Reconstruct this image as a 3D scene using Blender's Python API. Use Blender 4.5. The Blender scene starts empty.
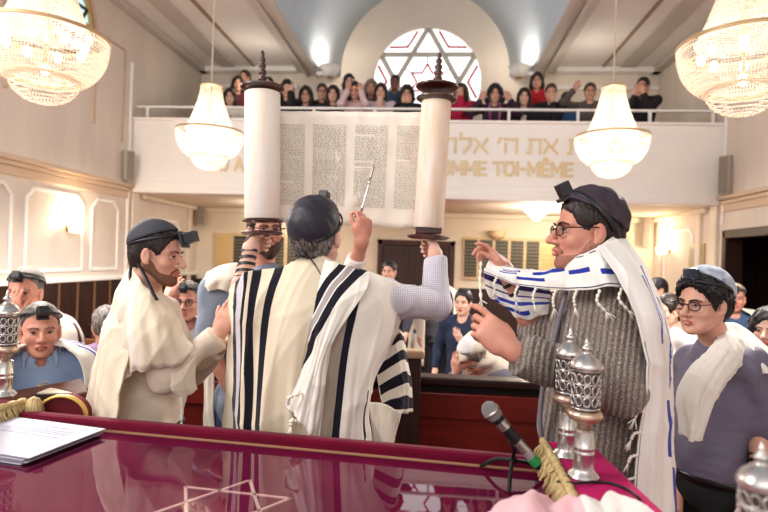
import bpy, bmesh, math, random
import numpy as np
from mathutils import Vector, Matrix
random.seed(7); rng = np.random.default_rng(7)
PI = math.pi
scene = bpy.context.scene
COL = scene.collection

# ------------------------------------------------------------ camera
F = 560.0
YAW = math.atan(51 / F); ROLL = .032; TILT = math.atan(2.3 / F)
CAM = np.array([0, 0, 1.95])
FW = np.array([-math.sin(YAW) * math.cos(TILT), math.cos(YAW) * math.cos(TILT), math.sin(TILT)])
_r0 = np.array([math.cos(YAW), math.sin(YAW), 0]); _u0 = np.cross(_r0, FW)
RT = _r0 * math.cos(ROLL) + _u0 * math.sin(ROLL); UP = _u0 * math.cos(ROLL) - _r0 * math.sin(ROLL)
cam_d = bpy.data.cameras.new('camera'); cam = bpy.data.objects.new('camera', cam_d); COL.objects.link(cam)
cam_d.sensor_width = 36; cam_d.lens = F / 768 * 36; cam_d.clip_start = .05; cam_d.clip_end = 200
cam.matrix_world = Matrix([[RT[i], UP[i], -FW[i], CAM[i]] for i in range(3)] + [[0, 0, 0, 1]])
cam_d.dof.use_dof = True; cam_d.dof.focus_distance = 2.1; cam_d.dof.aperture_fstop = 2.6
scene.camera = cam
# ------------------------------------------------------------ world, view, big lights
scene.view_settings.view_transform = 'Standard'; scene.view_settings.look = 'None'
scene.view_settings.gamma = 1; scene.view_settings.use_curve_mapping = False
scene.view_settings.exposure = 0.70
world = bpy.data.worlds.new('world'); scene.world = world; world.use_nodes = True
world.node_tree.nodes['Background'].inputs[0].default_value = (1, .95, .91, 1)
world.node_tree.nodes['Background'].inputs[1].default_value = .5
scene.cycles.max_bounces = 8; scene.cycles.diffuse_bounces = 4; scene.cycles.transparent_max_bounces = 24
scene.cycles.sample_clamp_indirect = 6; scene.cycles.caustics_reflective = False; scene.cycles.caustics_refractive = False
def area(name, loc, aim, sx, sy, power, color):
    l = bpy.data.lights.new(name, 'AREA'); l.shape = 'RECTANGLE'; l.size = sx; l.size_y = sy; l.energy = power; l.color = color
    o = bpy.data.objects.new(name, l); COL.objects.link(o); o.location = loc
    o.rotation_euler = (Vector(aim) - Vector(loc)).to_track_quat('-Z', 'Y').to_euler(); return o
def lamp(name, loc, power, color, r=.1):
    l = bpy.data.lights.new(name, 'POINT'); l.energy = power; l.color = color; l.shadow_soft_size = r
    o = bpy.data.objects.new(name, l); COL.objects.link(o); o.location = loc; return o
# broad soft fill light added behind the camera, no window built there
area('fill_behind', (-.4, -3.2, 4.2), (-.4, 6, 1.8), 6, 3, 60, (1, .95, .9))
area('daylight_side', (-3.9, .6, 4.6), (.5, 3.5, 1.2), 2.2, 2.2, 120, (1, .97, .95))

def P(u, v, d):
    return CAM + d * (FW + (u - 384) / F * RT - (v - 256) / F * UP)
def onY(u, v, Y):
    q = P(u, v, 1) - CAM; return CAM + q * (Y / q[1])
def onX(u, v, X):
    q = P(u, v, 1) - CAM; return CAM + q * (X / q[0])
def onZ(u, v, Z):
    q = P(u, v, 1) - CAM; return CAM + q * ((Z - 1.95) / q[2])

# ------------------------------------------------------------ materials
def sig(h):
    h = h.lstrip('#'); c = [int(h[i:i + 2], 16) / 255 for i in (0, 2, 4)]
    return tuple((x / 12.92 if x <= .04045 else ((x + .055) / 1.055) ** 2.4) for x in c)
MATS = {}
def mat(name, hexc, rough=.7, metal=0, spec=.4, noise=0, nscale=20, stretch=(1, 1, 1), bump=0, bscale=None, coat=0, sheen=0,
        hex2=None, trans=0, emit=0, sss=0, wave=0, wscale=60, waxis='X', coord='Object'):
    if name in MATS: return MATS[name]
    m = bpy.data.materials.new(name); m.use_nodes = True; nt = m.node_tree; N = nt.nodes; L = nt.links
    b = N['Principled BSDF']; c = sig(hexc)
    b.inputs['Base Color'].default_value = (*c, 1); b.inputs['Roughness'].default_value = rough
    b.inputs['Metallic'].default_value = metal; b.inputs['Specular IOR Level'].default_value = spec
    b.inputs['Coat Weight'].default_value = coat; b.inputs['Coat Roughness'].default_value = .05
    b.inputs['Sheen Weight'].default_value = sheen
    if sss:
        b.inputs['Subsurface Weight'].default_value = sss; b.inputs['Subsurface Radius'].default_value = (.012, .005, .003)
        b.inputs['Subsurface Scale'].default_value = 1
    if emit:
        b.inputs['Emission Color'].default_value = (*c, 1); b.inputs['Emission Strength'].default_value = emit
    if trans: b.inputs['Transmission Weight'].default_value = trans
    if noise or bump or hex2:
        tc = N.new('ShaderNodeTexCoord'); mp = N.new('ShaderNodeMapping'); L.new(tc.outputs[coord], mp.inputs[0])
        mp.inputs['Scale'].default_value = stretch
        nz = N.new('ShaderNodeTexNoise'); nz.inputs['Scale'].default_value = nscale; nz.inputs['Detail'].default_value = 5
        L.new(mp.outputs[0], nz.inputs['Vector'])
        if noise or hex2:
            c2 = sig(hex2) if hex2 else tuple(x * (1 - noise) for x in c)
            r = N.new('ShaderNodeValToRGB'); r.color_ramp.elements[0].position = .35; r.color_ramp.elements[1].position = .68
            r.color_ramp.elements[0].color = (*c2, 1); r.color_ramp.elements[1].color = (*c, 1)
            L.new(nz.outputs[0], r.inputs[0]); L.new(r.outputs[0], b.inputs['Base Color'])
        if bump:
            bp = N.new('ShaderNodeBump'); bp.inputs['Strength'].default_value = bump; bp.inputs['Distance'].default_value = .01
            if wave:
                wv = N.new('ShaderNodeTexWave'); wv.inputs['Scale'].default_value = wscale; wv.bands_direction = waxis
                wv.inputs['Distortion'].default_value = wave; L.new(tc.outputs[coord], wv.inputs[0]); L.new(wv.outputs[1], bp.inputs['Height'])
            elif bscale:
                n2 = N.new('ShaderNodeTexNoise'); n2.inputs['Scale'].default_value = bscale; n2.inputs['Detail'].default_value = 3
                L.new(mp.outputs[0], n2.inputs['Vector']); L.new(n2.outputs[0], bp.inputs['Height'])
            else: L.new(nz.outputs[0], bp.inputs['Height'])
            L.new(bp.outputs[0], b.inputs['Normal'])
    MATS[name] = m; return m
def emitter(name, hexc, strength):
    if name in MATS: return MATS[name]
    m = bpy.data.materials.new(name); m.use_nodes = True; nt = m.node_tree; nt.nodes.clear()
    e = nt.nodes.new('ShaderNodeEmission'); e.inputs[0].default_value = (*sig(hexc), 1); e.inputs[1].default_value = strength
    o = nt.nodes.new('ShaderNodeOutputMaterial'); nt.links.new(e.outputs[0], o.inputs[0]); MATS[name] = m; return m
def glass(name, tint='#ffffff', ior=1.5, rough=.0):
    if name in MATS: return MATS[name]
    m = bpy.data.materials.new(name); m.use_nodes = True; nt = m.node_tree; nt.nodes.clear(); N = nt.nodes
    t = N.new('ShaderNodeBsdfTransparent'); t.inputs[0].default_value = (*sig(tint), 1)
    g = N.new('ShaderNodeBsdfGlossy'); g.inputs[1].default_value = rough
    f = N.new('ShaderNodeFresnel'); f.inputs[0].default_value = ior
    x = N.new('ShaderNodeMixShader'); o = N.new('ShaderNodeOutputMaterial')
    ge = N.new('ShaderNodeNewGeometry'); iv = N.new('ShaderNodeMath'); iv.operation = 'SUBTRACT'; iv.inputs[0].default_value = 1; nt.links.new(ge.outputs['Backfacing'], iv.inputs[1])
    mu = N.new('ShaderNodeMath'); mu.operation = 'MULTIPLY'; nt.links.new(iv.outputs[0], mu.inputs[0]); nt.links.new(f.outputs[0], mu.inputs[1])
    nt.links.new(mu.outputs[0], x.inputs[0]); nt.links.new(t.outputs[0], x.inputs[1]); nt.links.new(g.outputs[0], x.inputs[2])
    nt.links.new(x.outputs[0], o.inputs[0]); MATS[name] = m; return m
def striped(name, base, stops, rough=.85, bump=.25, weave=900):
    """cloth with woven stripes running along v; stops = [(u0, u1, hex), ...] in cloth u"""
    if name in MATS: return MATS[name]
    m = bpy.data.materials.new(name); m.use_nodes = True; nt = m.node_tree; N = nt.nodes; L = nt.links
    b = N['Principled BSDF']; b.inputs['Roughness'].default_value = rough; b.inputs['Specular IOR Level'].default_value = .15
    b.inputs['Sheen Weight'].default_value = .15
    uv = N.new('ShaderNodeUVMap'); uv.uv_map = 'cloth'; sp = N.new('ShaderNodeSeparateXYZ'); L.new(uv.outputs[0], sp.inputs[0])
    prev = None
    col = N.new('ShaderNodeRGB'); col.outputs[0].default_value = (*sig(base), 1); prev = col.outputs[0]
    for st in stops:
        u0, u1, hx = st[:3]
        def cmpn(op, val, sock=0):
            n = N.new('ShaderNodeMath'); n.operation = op; n.inputs[1].default_value = val; L.new(sp.outputs[sock], n.inputs[0]); return n
        a = cmpn('GREATER_THAN', u0); c = cmpn('LESS_THAN', u1)
        mu = N.new('ShaderNodeMath'); mu.operation = 'MULTIPLY'; L.new(a.outputs[0], mu.inputs[0]); L.new(c.outputs[0], mu.inputs[1])
        if len(st) > 3:
            e = cmpn('GREATER_THAN', st[3], 1); f = cmpn('LESS_THAN', st[4], 1)
            for n in (e, f):
                m2 = N.new('ShaderNodeMath'); m2.operation = 'MULTIPLY'; L.new(mu.outputs[0], m2.inputs[0]); L.new(n.outputs[0], m2.inputs[1]); mu = m2
        mx = N.new('ShaderNodeMix'); mx.data_type = 'RGBA'; mx.inputs[7].default_value = (*sig(hx), 1)
        L.new(mu.outputs[0], mx.inputs[0]); L.new(prev, mx.inputs[6]); prev = mx.outputs[2]
    L.new(prev, b.inputs['Base Color'])
    tc = N.new('ShaderNodeTexCoord'); nz = N.new('ShaderNodeTexNoise'); nz.inputs['Scale'].default_value = weave; nz.inputs['Detail'].default_value = 2
    L.new(tc.outputs['Object'], nz.inputs[0]); bp = N.new('ShaderNodeBump'); bp.inputs['Strength'].default_value = bump; bp.inputs['Distance'].default_value = .002
    L.new(nz.outputs[0], bp.inputs['Height']); L.new(bp.outputs[0], b.inputs['Normal'])
    MATS[name] = m; return m

# ------------------------------------------------------------ objects
def V(*a): return np.array(a, float)
def unit(a):
    a = np.asarray(a, float); return a / (np.linalg.norm(a) + 1e-12)
def link(name, mesh, m=None, parent=None, smooth=False):
    o = bpy.data.objects.new(name, mesh); COL.objects.link(o)
    if m: mesh.materials.append(m)
    if smooth: mesh.polygons.foreach_set('use_smooth', [True] * len(mesh.polygons))
    if parent is not None:
        o.parent = parent; o.matrix_parent_inverse = Matrix.Translation(parent.location).inverted() if parent.rotation_euler[2] == 0 else parent.matrix_basis.inverted()
    return o
def tag(o, label, cat, group=None, kind=None):
    o['label'] = label; o['category'] = cat
    if group: o['group'] = group
    if kind: o['kind'] = kind
    return o
def empty(name, loc, label, cat, group=None):
    o = bpy.data.objects.new(name, None); COL.objects.link(o); o.location = Vector(loc); o.empty_display_size = .05
    return tag(o, label, cat, group)
def structure(o): o['kind'] = 'structure'; return o

class MB:
    """collects shapes and links them as ONE mesh object"""
    def __init__(s): s.v = []; s.f = []
    def add(s, v, f):
        n = len(s.v); s.v += [tuple(map(float, p)) for p in v]; s.f += [tuple(i + n for i in q) for q in f]; return s
    def box(s, c, size, M=None):
        h = np.array(size) / 2; pts = np.array([(x, y, z) for x in (-1, 1) for y in (-1, 1) for z in (-1, 1)]) * h
        if M is not None: pts = pts @ np.array(M)      # rows of M = local axes in world
        return s.add(pts + np.array(c), [(0, 1, 3, 2), (4, 6, 7, 5), (0, 4, 5, 1), (2, 3, 7, 6), (0, 2, 6, 4), (1, 5, 7, 3)])
    def slab(s, p0, p1):
        p0 = np.array(p0, float); p1 = np.array(p1, float); return s.box((p0 + p1) / 2, np.abs(p1 - p0))
    def tube(s, pts, r, n=8, caps=True, flat=1.0, up=None, closed=False):
        pts = [np.array(p, float) for p in pts]; k = len(pts); rr = [r] * k if np.isscalar(r) else list(r)
        vs = []; pu = np.array(up, float) if up is not None else None
        for i, p in enumerate(pts):
            if closed: t = pts[(i + 1) % k] - pts[i - 1]
            else: t = pts[min(i + 1, k - 1)] - pts[max(i - 1, 0)]
            t = unit(t)
            if pu is None: pu = np.array([0, 0, 1.]) if abs(t[2]) < .9 else np.array([1., 0, 0])
            b = unit(np.cross(t, pu)); a = np.cross(b, t)
            if up is None: pu = a
            for j in range(n):
                w = 2 * PI * j / n; vs.append(p + rr[i] * (math.cos(w) * b * 1 + math.sin(w) * a * flat))
        fs = []
        for i in range(k if closed else k - 1):
            for j in range(n):
                i2 = (i + 1) % k; fs.append((i * n + j, i * n + (j + 1) % n, i2 * n + (j + 1) % n, i2 * n + j))
        if caps and not closed: fs += [tuple(range(n))[::-1], tuple((k - 1) * n + j for j in range(n))]
        return s.add(vs, fs)
    def lathe(s, prof, base=(0, 0, 0), axis=(0, 0, 1), n=24):
        """prof = [(r, h), ...] about axis from base"""
        ax = unit(axis); x = unit(np.cross(ax, [0, 1, 0] if abs(ax[1]) < .9 else [1, 0, 0])); y = np.cross(ax, x); base = np.array(base, float)
        vs = []; fs = []
        for r, h in prof:
            for j in range(n):
                w = 2 * PI * j / n; vs.append(base + ax * h + r * (math.cos(w) * x + math.sin(w) * y))
        k = len(prof)
        for i in range(k - 1):
            for j in range(n): fs.append((i * n + j, i * n + (j + 1) % n, (i + 1) * n + (j + 1) % n, (i + 1) * n + j))
        fs += [tuple(range(n))[::-1], tuple((k - 1) * n + j for j in range(n))]
        return s.add(vs, fs)
    def prism(s, poly, off):
        """poly: 3D polygon; off: extrusion vector"""
        n = len(poly); a = [np.array(p, float) for p in poly]; b = [p + np.array(off, float) for p in a]
        return s.add(a + b, [tuple(range(n))[::-1], tuple(range(n, 2 * n))] + [(i, (i + 1) % n, n + (i + 1) % n, n + i) for i in range(n)])
    def ell(s, c, r, n=12, m=8, M=None):
        vs = []; fs = []; c = np.array(c, float); r = np.array([r] * 3 if np.isscalar(r) else r, float)
        for i in range(m + 1):
            a = PI * i / m
            for j in range(n):
                w = 2 * PI * j / n; p = np.array([math.sin(a) * math.cos(w), math.sin(a) * math.sin(w), math.cos(a)]) * r
                vs.append(c + (p @ np.array(M) if M is not None else p))
        for i in range(m):
            for j in range(n): fs.append((i * n + j, (i + 1) * n + j, (i + 1) * n + (j + 1) % n, i * n + (j + 1) % n))
        return s.add(vs, fs)
    def mesh(s, name):
        me = bpy.data.meshes.new(name); me.from_pydata(s.v, [], s.f); me.update(); return me
    def build(s, name, m, parent=None, smooth=False, bevel=0, auto=False):
        me = s.mesh(name)
        bm = bmesh.new(); bm.from_mesh(me); bmesh.ops.remove_doubles(bm, verts=bm.verts, dist=1e-6); bmesh.ops.recalc_face_normals(bm, faces=bm.faces); bm.to_mesh(me); bm.free()
        o = link(name, me, m, parent, smooth)
        if bevel:
            b = o.modifiers.new('bevel', 'BEVEL'); b.width = bevel; b.segments = 2; b.limit_method = 'ANGLE'
        if auto:
            for p in me.polygons: p.use_smooth = True
            try: me.set_sharp_from_angle(angle=math.radians(40))
            except Exception: pass
        return o
def smooth_path(pts, n=6, closed=False):
    pts = [np.array(p, float) for p in pts]; k = len(pts); out = []
    for i in range(k if closed else k - 1):
        p0 = pts[i - 1] if (closed or i > 0) else 2 * pts[0] - pts[1]; p1 = pts[i]; p2 = pts[(i + 1) % k]
        p3 = pts[(i + 2) % k] if (closed or i + 2 < k) else 2 * pts[-1] - pts[-2]
        for j in range(n):
            t = j / n; out.append(.5 * ((2 * p1) + (p2 - p0) * t + (2 * p0 - 5 * p1 + 4 * p2 - p3) * t * t + (3 * p1 - p0 - 3 * p2 + p3) * t ** 3))
    if not closed: out.append(pts[-1])
    return out
def cr_weights(n_ctrl, n):
    """Catmull-Rom matrix (n x n_ctrl)"""
    W = np.zeros((n, n_ctrl))
    for q in range(n):
        x = q / (n - 1) * (n_ctrl - 1); i = min(int(x), n_ctrl - 2); t = x - i
        w = [.5 * (-t + 2 * t * t - t ** 3), .5 * (2 - 5 * t * t + 3 * t ** 3), .5 * (t + 4 * t * t - 3 * t ** 3), .5 * (-t * t + t ** 3)]
        for k, ww in zip((i - 1, i, i + 1, i + 2), w):
            if k < 0: W[q, 0] += 2 * ww; W[q, 1] -= ww
            elif k >= n_ctrl: W[q, -1] += 2 * ww; W[q, -2] -= ww
            else: W[q, k] += ww
    return W
def sheet(name, rows, m, parent=None, nu=80, nv=60, thick=.004, folds=(), world=False, uvu=None, jag=0, skew=0, crumple=.0045):
    """rows[v][u] control points (px, py, d) -> draped cloth; folds = [(amp, freq, phase, wob, v_in)]; toward the viewer is +"""
    G = np.array([[p if world else P(*p) for p in r] for r in rows], float); a, b, _ = G.shape
    WV = cr_weights(a, nv); WU = cr_weights(b, nu)
    S = np.einsum('va,abk,ub->vuk', WV, G, WU)
    us = np.linspace(0, 1, nu); vs = np.linspace(0, 1, nv); UU, VV = np.meshgrid(us, vs)
    du = np.gradient(S, axis=1); dv = np.gradient(S, axis=0); nrm = np.cross(du, dv); nrm /= np.linalg.norm(nrm, axis=2, keepdims=True) + 1e-12
    if np.mean(np.sum(nrm * (CAM - S), axis=2)) < 0: nrm = -nrm
    disp = np.zeros_like(UU)
    for amp, fr, ph, wob, v0 in folds:
        env = np.clip((VV - v0) / max(.02, 1 - v0), 0, 1) if v0 >= 0 else np.clip((1 - VV) / (1 + v0) if v0 > -1 else np.ones_like(VV), 0, 1)
        disp += amp * env * np.sin(2 * PI * (fr * UU + ph + wob * np.sin(2.1 * VV + ph * 5)))
    if crumple:      # soft creases of worn cloth, long down the fall of the cloth
        r_ = np.random.default_rng(int(abs(G).sum() * 1000) % 99991)
        for o_ in range(4):
            kk = r_.normal(size=3) * (9, 16, 26, 40)[o_]; kk[2] *= .35; w_ = S @ kk + r_.uniform(0, 6); w2 = S @ (r_.normal(size=3) * 7) + r_.uniform(0, 6)
            t_ = np.sin(w_ + 1.6 * np.sin(w2)); disp += crumple * (1, .8, .6, .4)[o_] * (1 - 2 * np.sqrt(np.abs(t_)))
    S = S + nrm * disp[..., None]
    if jag: S[-1] += np.outer(np.sin(us * 47) * np.sin(us * 91 + 1), V(0, 0, jag))
    me = bpy.data.meshes.new(name); idx = np.arange(nu * nv).reshape(nv, nu)
    q = np.stack([idx[:-1, :-1], idx[1:, :-1], idx[1:, 1:], idx[:-1, 1:]], -1).reshape(-1, 4)
    me.from_pydata(S.reshape(-1, 3).tolist(), [], q.tolist()); me.update()
    uvl = me.uv_layers.new(name='cloth'); Uc = UU + skew * VV if uvu is None else np.interp(UU, np.linspace(0, 1, len(uvu)), uvu)
    uvp = np.stack([Uc.reshape(-1), 1 - VV.reshape(-1)], -1)
    li = np.empty(len(me.loops), int); me.loops.foreach_get('vertex_index', li); uvl.data.foreach_set('uv', uvp[li].ravel())
    o = link(name, me, m, parent, True)
    sd = o.modifiers.new('thickness', 'SOLIDIFY'); sd.thickness = thick; sd.offset = 0
    return o
# ------------------------------------------------------------ smooth solids (bodies, hair, clothing) from blended shapes
class Solid:
    def __init__(s): s.p = []; s.ints = []; s.noise = None
    def cap(s, a, b, ra, rb=None, k=.02, op='u'):
        s.p.append(('cap', np.array(a, float), np.array(b, float), ra, ra if rb is None else rb, k, op)); return s
    def ell(s, c, r, M=None, k=.02, op='u'):
        s.p.append(('ell', np.array(c, float), np.array(r, float), np.eye(3) if M is None else np.array(M, float), 0, k, op)); return s
    def box(s, c, h, M=None, rad=.01, k=.02, op='u'):
        s.p.append(('box', np.array(c, float), np.array(h, float), np.eye(3) if M is None else np.array(M, float), rad, k, op)); return s
    def cyl(s, a, b, r, k=.004, op='s'):
        s.p.append(('cyl', np.array(a, float), np.array(b, float), r, 0, k, op)); return s
    def half(s, pt, n, k=.004): s.ints.append(('half', np.array(pt, float), unit(n), k)); return s      # keeps the side n points away from
    def ext(s, o): s.p += o.p; s.ints += o.ints; return s
    @staticmethod
    def prim(q, p):
        t = q[0]
        if t == 'cap':
            _, a, b, ra, rb, k, op = q; ab = b - a; L = ab @ ab + 1e-12; h = np.clip((p - a) @ ab / L, 0, 1)
            return np.linalg.norm(p - a - h[..., None] * ab, axis=-1) - (ra + (rb - ra) * h)
        if t == 'ell':
            _, c, r, M, _z, k, op = q; l = (p - c) @ M.T; k0 = np.linalg.norm(l / r, axis=-1); k1 = np.linalg.norm(l / (r * r), axis=-1)
            return np.where(k1 > 1e-6, k0 * (k0 - 1) / np.maximum(k1, 1e-6), -r.min())
        if t == 'box':
            _, c, h, M, rad, k, op = q; l = np.abs((p - c) @ M.T) - (h - rad)
            return np.linalg.norm(np.maximum(l, 0), axis=-1) + np.minimum(l.max(-1), 0) - rad
        _, a, b, r, _z, k, op = q; ab = b - a; L = np.linalg.norm(ab); n = ab / L; x = (p - a) @ n
        rad = np.linalg.norm(p - a - x[..., None] * n, axis=-1) - r; y = np.abs(x - L / 2) - L / 2
        return np.minimum(np.maximum(rad, y), 0) + np.sqrt(np.maximum(rad, 0) ** 2 + np.maximum(y, 0) ** 2)
    def bounds(s):
        lo = []; hi = []
        for q in s.p:
            if q[6] != 'u': continue
            if q[0] == 'cap': m = max(q[3], q[4]); a = np.minimum(q[1], q[2]) - m; b = np.maximum(q[1], q[2]) + m
            elif q[0] == 'cyl': a = np.minimum(q[1], q[2]) - q[3]; b = np.maximum(q[1], q[2]) + q[3]
            else: m = np.linalg.norm(q[2]) if q[0] == 'box' else q[2].max(); a = q[1] - m; b = q[1] + m
            lo.append(a); hi.append(b)
        return np.min(lo, 0) - .03, np.max(hi, 0) + .03
    def mesh(s, name, h):
        B = 8; lo, hi = s.bounds(); bs = B * h; n = np.ceil((hi - lo) / bs).astype(int) + 1
        gi = np.stack(np.meshgrid(*[np.arange(k) for k in n], indexing='ij'), -1).reshape(-1, 3)
        ctr = lo + (gi + .5) * bs; hd = bs * .5 * 1.7321
        cd = [s.prim(q, ctr) for q in s.p]; tot = np.full(len(ctr), 1e3)
        for q, d in zip(s.p, cd):
            if q[6] == 'u': tot = np.minimum(tot, d)
        act = tot < hd * 1.15 + .02
        for (_, pt, nn, k) in s.ints: act &= ((ctr - pt) @ nn) < hd + .02
        deep = tot < -hd * 1.6 - .03
        # deep blocks may still be cut by subtractions
        for q, d in zip(s.p, cd):
            if q[6] == 's': deep &= d > hd * 1.2
        for (_, pt, nn, k) in s.ints: deep &= ((ctr - pt) @ nn) < -hd * 1.2
        act &= ~deep
        gi = gi[act]; cda = [d[act] for d in cd]; tot = tot[act]; nb = len(gi)
        if nb == 0: raise RuntimeError('empty solid ' + name)
        loc = np.stack(np.meshgrid(*[np.arange(B + 1)] * 3, indexing='ij'), -1).reshape(-1, 3)
        D = np.empty((nb, B + 1, B + 1, B + 1), np.float32)
        step = 400
        for c0 in range(0, nb, step):
            g = gi[c0:c0 + step]; pts = lo + (g[:, None, :] * B + loc[None]) * h; d = np.full(pts.shape[:2], 1e2)
            pe = pts
            if s.noise is not None: pe = pts
            for q, dd in zip(s.p, cda):
                k = q[5]; m = dd[c0:c0 + step] < np.maximum(tot[c0:c0 + step], 0) + 2.3 * hd + k + .01
                if not m.any(): continue
                e = s.prim(q, pe[m]); x = d[m]
                if q[6] == 'u':
                    if k > 0: hh = np.clip(.5 + .5 * (x - e) / k, 0, 1); d[m] = x + (e - x) * hh - k * hh * (1 - hh)
                    else: d[m] = np.minimum(x, e)
                else:
                    e = -e
                    if k > 0: hh = np.clip(.5 + .5 * (e - x) / k, 0, 1); d[m] = x + (e - x) * hh + k * hh * (1 - hh)
                    else: d[m] = np.maximum(x, e)
            if s.noise is not None: d = d + s.noise(pts)
            for (_, pt, nn, k) in s.ints:
                e = (pts - pt) @ nn; hh = np.clip(.5 + .5 * (e - d) / k, 0, 1); d = d + (e - d) * hh + k * hh * (1 - hh)
            D[c0:c0 + step] = d.reshape(-1, B + 1, B + 1, B + 1)
        # surface nets
        ins = D < 0
        cn = [ins[:, i:B + i, j:B + j, k:B + k] for i in (0, 1) for j in (0, 1) for k in (0, 1)]; cnt = sum(c.astype(np.int8) for c in cn)
        mask = (cnt > 0) & (cnt < 8); bi, x, y, z = np.nonzero(mask)
        if len(bi) == 0: raise RuntimeError('no surface ' + name)
        off = np.array([(i, j, k) for i in (0, 1) for j in (0, 1) for k in (0, 1)])
        vals = np.stack([D[bi, x + o[0], y + o[1], z + o[2]] for o in off], 1)
        acc = np.zeros((len(bi), 3)); num = np.zeros(len(bi))
        for a in range(8):
            for b in range(a + 1, 8):
                if np.abs(off[a] - off[b]).sum() != 1: continue
                va = vals[:, a]; vb = vals[:, b]; cr = (va < 0) != (vb < 0); t = np.where(cr, va / np.where(cr, va - vb, 1), 0)
                acc += cr[:, None] * (off[a] + t[:, None] * (off[b] - off[a])); num += cr
        cell = gi[bi] * B + np.stack([x, y, z], 1); verts = lo + (cell + acc / num[:, None]) * h
        big = (n * B + 4).astype(np.int64)
        key = lambda c: ((c[..., 0].astype(np.int64) + 1) * big[1] + c[..., 1] + 1) * big[2] + c[..., 2] + 1
        ck = key(cell); order = np.argsort(ck); sk = ck[order]; quads = []
        for ax in range(3):
            sl0 = [slice(0, B)] * 3; sl1 = list(sl0); sl1[ax] = slice(1, B + 1)
            A = ins[(slice(None), *sl0)]; Cc = ins[(slice(None), *sl1)]; bi2, x2, y2, z2 = np.nonzero(A != Cc)
            e = gi[bi2] * B + np.stack([x2, y2, z2], 1); u = (ax + 1) % 3; w = (ax + 2) % 3; q = []
            for du, dw in ((0, 0), (-1, 0), (-1, -1), (0, -1)):
                c = e.copy(); c[:, u] += du; c[:, w] += dw; kk = key(c); pos = np.clip(np.searchsorted(sk, kk), 0, len(sk) - 1)
                q.append(np.where(sk[pos] == kk, order[pos], -1))
            q = np.stack(q, 1); flip = ~A[bi2, x2, y2, z2]; q[flip] = q[flip][:, ::-1]; quads.append(q[(q >= 0).all(1)])
        quads = np.concatenate(quads)
        me = bpy.data.meshes.new(name); me.vertices.add(len(verts)); me.vertices.foreach_set('co', verts.astype(np.float32).ravel())
        me.loops.add(len(quads) * 4); me.loops.foreach_set('vertex_index', quads.ravel().astype(np.int32))
        me.polygons.add(len(quads)); me.polygons.foreach_set('loop_start', np.arange(0, len(quads) * 4, 4, dtype=np.int32))
        me.polygons.foreach_set('loop_total', np.full(len(quads), 4, np.int32)); me.update(calc_edges=True); me.validate()
        return me
    def build(s, name, h, m, parent=None): return link(name, s.mesh(name, h), m, parent, True)
def wrinkles(amp, sc=1.0, seed=0, dirn=(0, 0, 1)):
    r = np.random.default_rng(seed); ks = r.normal(size=(5, 3)) * 26 * sc; ph = r.uniform(0, 6, 5); dn = unit(dirn)
    ks = ks - .6 * (ks @ dn)[:, None] * dn
    def f(p):
        o = 0
        for k, q in zip(ks, ph):
            w = p @ k + q; o = o + np.sin(w + 1.3 * np.sin(.5 * (p @ np.roll(k, 1)) + q))
        return -amp * o / 2.2
    return f

# ------------------------------------------------------------ heads, hands
class Frame:
    """local axes: x forward (face), y to the person's left, z up"""
    def __init__(s, o, fwd, up=(0, 0, 1), sc=1.0):
        s.o = np.array(o, float); s.x = unit(fwd); u = np.array(up, float); s.y = unit(np.cross(u, s.x)); s.z = np.cross(s.x, s.y); s.M = np.array([s.x, s.y, s.z]); s.s = sc
    def __call__(s, *a): return s.o + s.s * (np.array(a, float) @ s.M)
    def d(s, *a): return np.array(a, float) @ s.M
def head_solid(S, f, female=False, jaw=1.0, nose=1.0, full=0.0, fine=True):
    c = f.s; M = f.M; R = lambda *a: np.array(a) * c
    S.ell(f(-.014, 0, .044), R(.098, .077, .086), M, k=.0)
    S.ell(f(.03, 0, -.03), R(.064, .060 + full, .082), M, k=.03 * c)
    S.ell(f(.045, 0, -.072), R(.042, .044 * jaw + full, .034), M, k=.02 * c)
    for y in (-1, 1):
        S.cap(f(-.005, y * (.056 + full * .6), -.045), f(.062, y * .02 * jaw, -.094), .02 * c, .016 * c, k=.025 * c)
        S.ell(f(.062, y * .041, -.026), R(.022, .022 + full, .022), M, k=.02 * c)
    S.ell(f(.077, 0, -.1), R(.017, .021, .015), M, k=.015 * c)
    if fine:
        for y in (-1, 1):
            S.cap(f(.085, y * .012, .024), f(.070, y * .048, .022), .010 * c, .008 * c, k=.012 * c)
            S.ell(f(.096, y * .032, .003), R(.016, .019, .012), M, k=.014 * c, op='s')
        S.cap(f(.088, 0, .014), f(.110 + .006 * nose, 0, -.026), .0075 * c, .0115 * c, k=.012 * c)
        S.ell(f(.112 + .007 * nose, 0, -.031), R(.011, .011, .010), M, k=.008 * c)
        for y in (-1, 1):
            S.ell(f(.1, y * .0125, -.034), R(.012, .008, .008), M, k=.006 * c)
            S.ell(f(-.006, y * .080, -.004), R(.019, .009, .031), M, k=.006 * c)
            S.ell(f(.002, y * .089, .000), R(.009, .006, .016), M, k=.006 * c, op='s')
            S.ell(f(.002, y * .078, -.03), R(.01, .008, .012), M, k=.008 * c)
            S.cap(f(.0935, y * .021, -.0605), f(.1015, y * .004, -.0565), .0042 * c, .0058 * c, k=.006 * c)
            S.cap(f(.0915, y * .019, -.0665), f(.0995, 0, -.0695), .0045 * c, .0065 * c, k=.006 * c)
        S.cap(f(.0985, .016, -.0632), f(.0985, -.016, -.0632), .002 * c, .002 * c, k=.003 * c, op='s')
    else:
        S.cap(f(.09, 0, .008), f(.113, 0, -.028), .009 * c, .013 * c, k=.012 * c)
        for y in (-1, 1):
            S.ell(f(-.006, y * .078, -.004), R(.017, .01, .028), M, k=.006 * c)
            S.ell(f(.098, y * .032, .003), R(.016, .019, .011), M, k=.012 * c, op='s')
        S.cap(f(.094, -.016, -.062), f(.094, .016, -.062), .009 * c, .009 * c, k=.008 * c)
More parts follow.
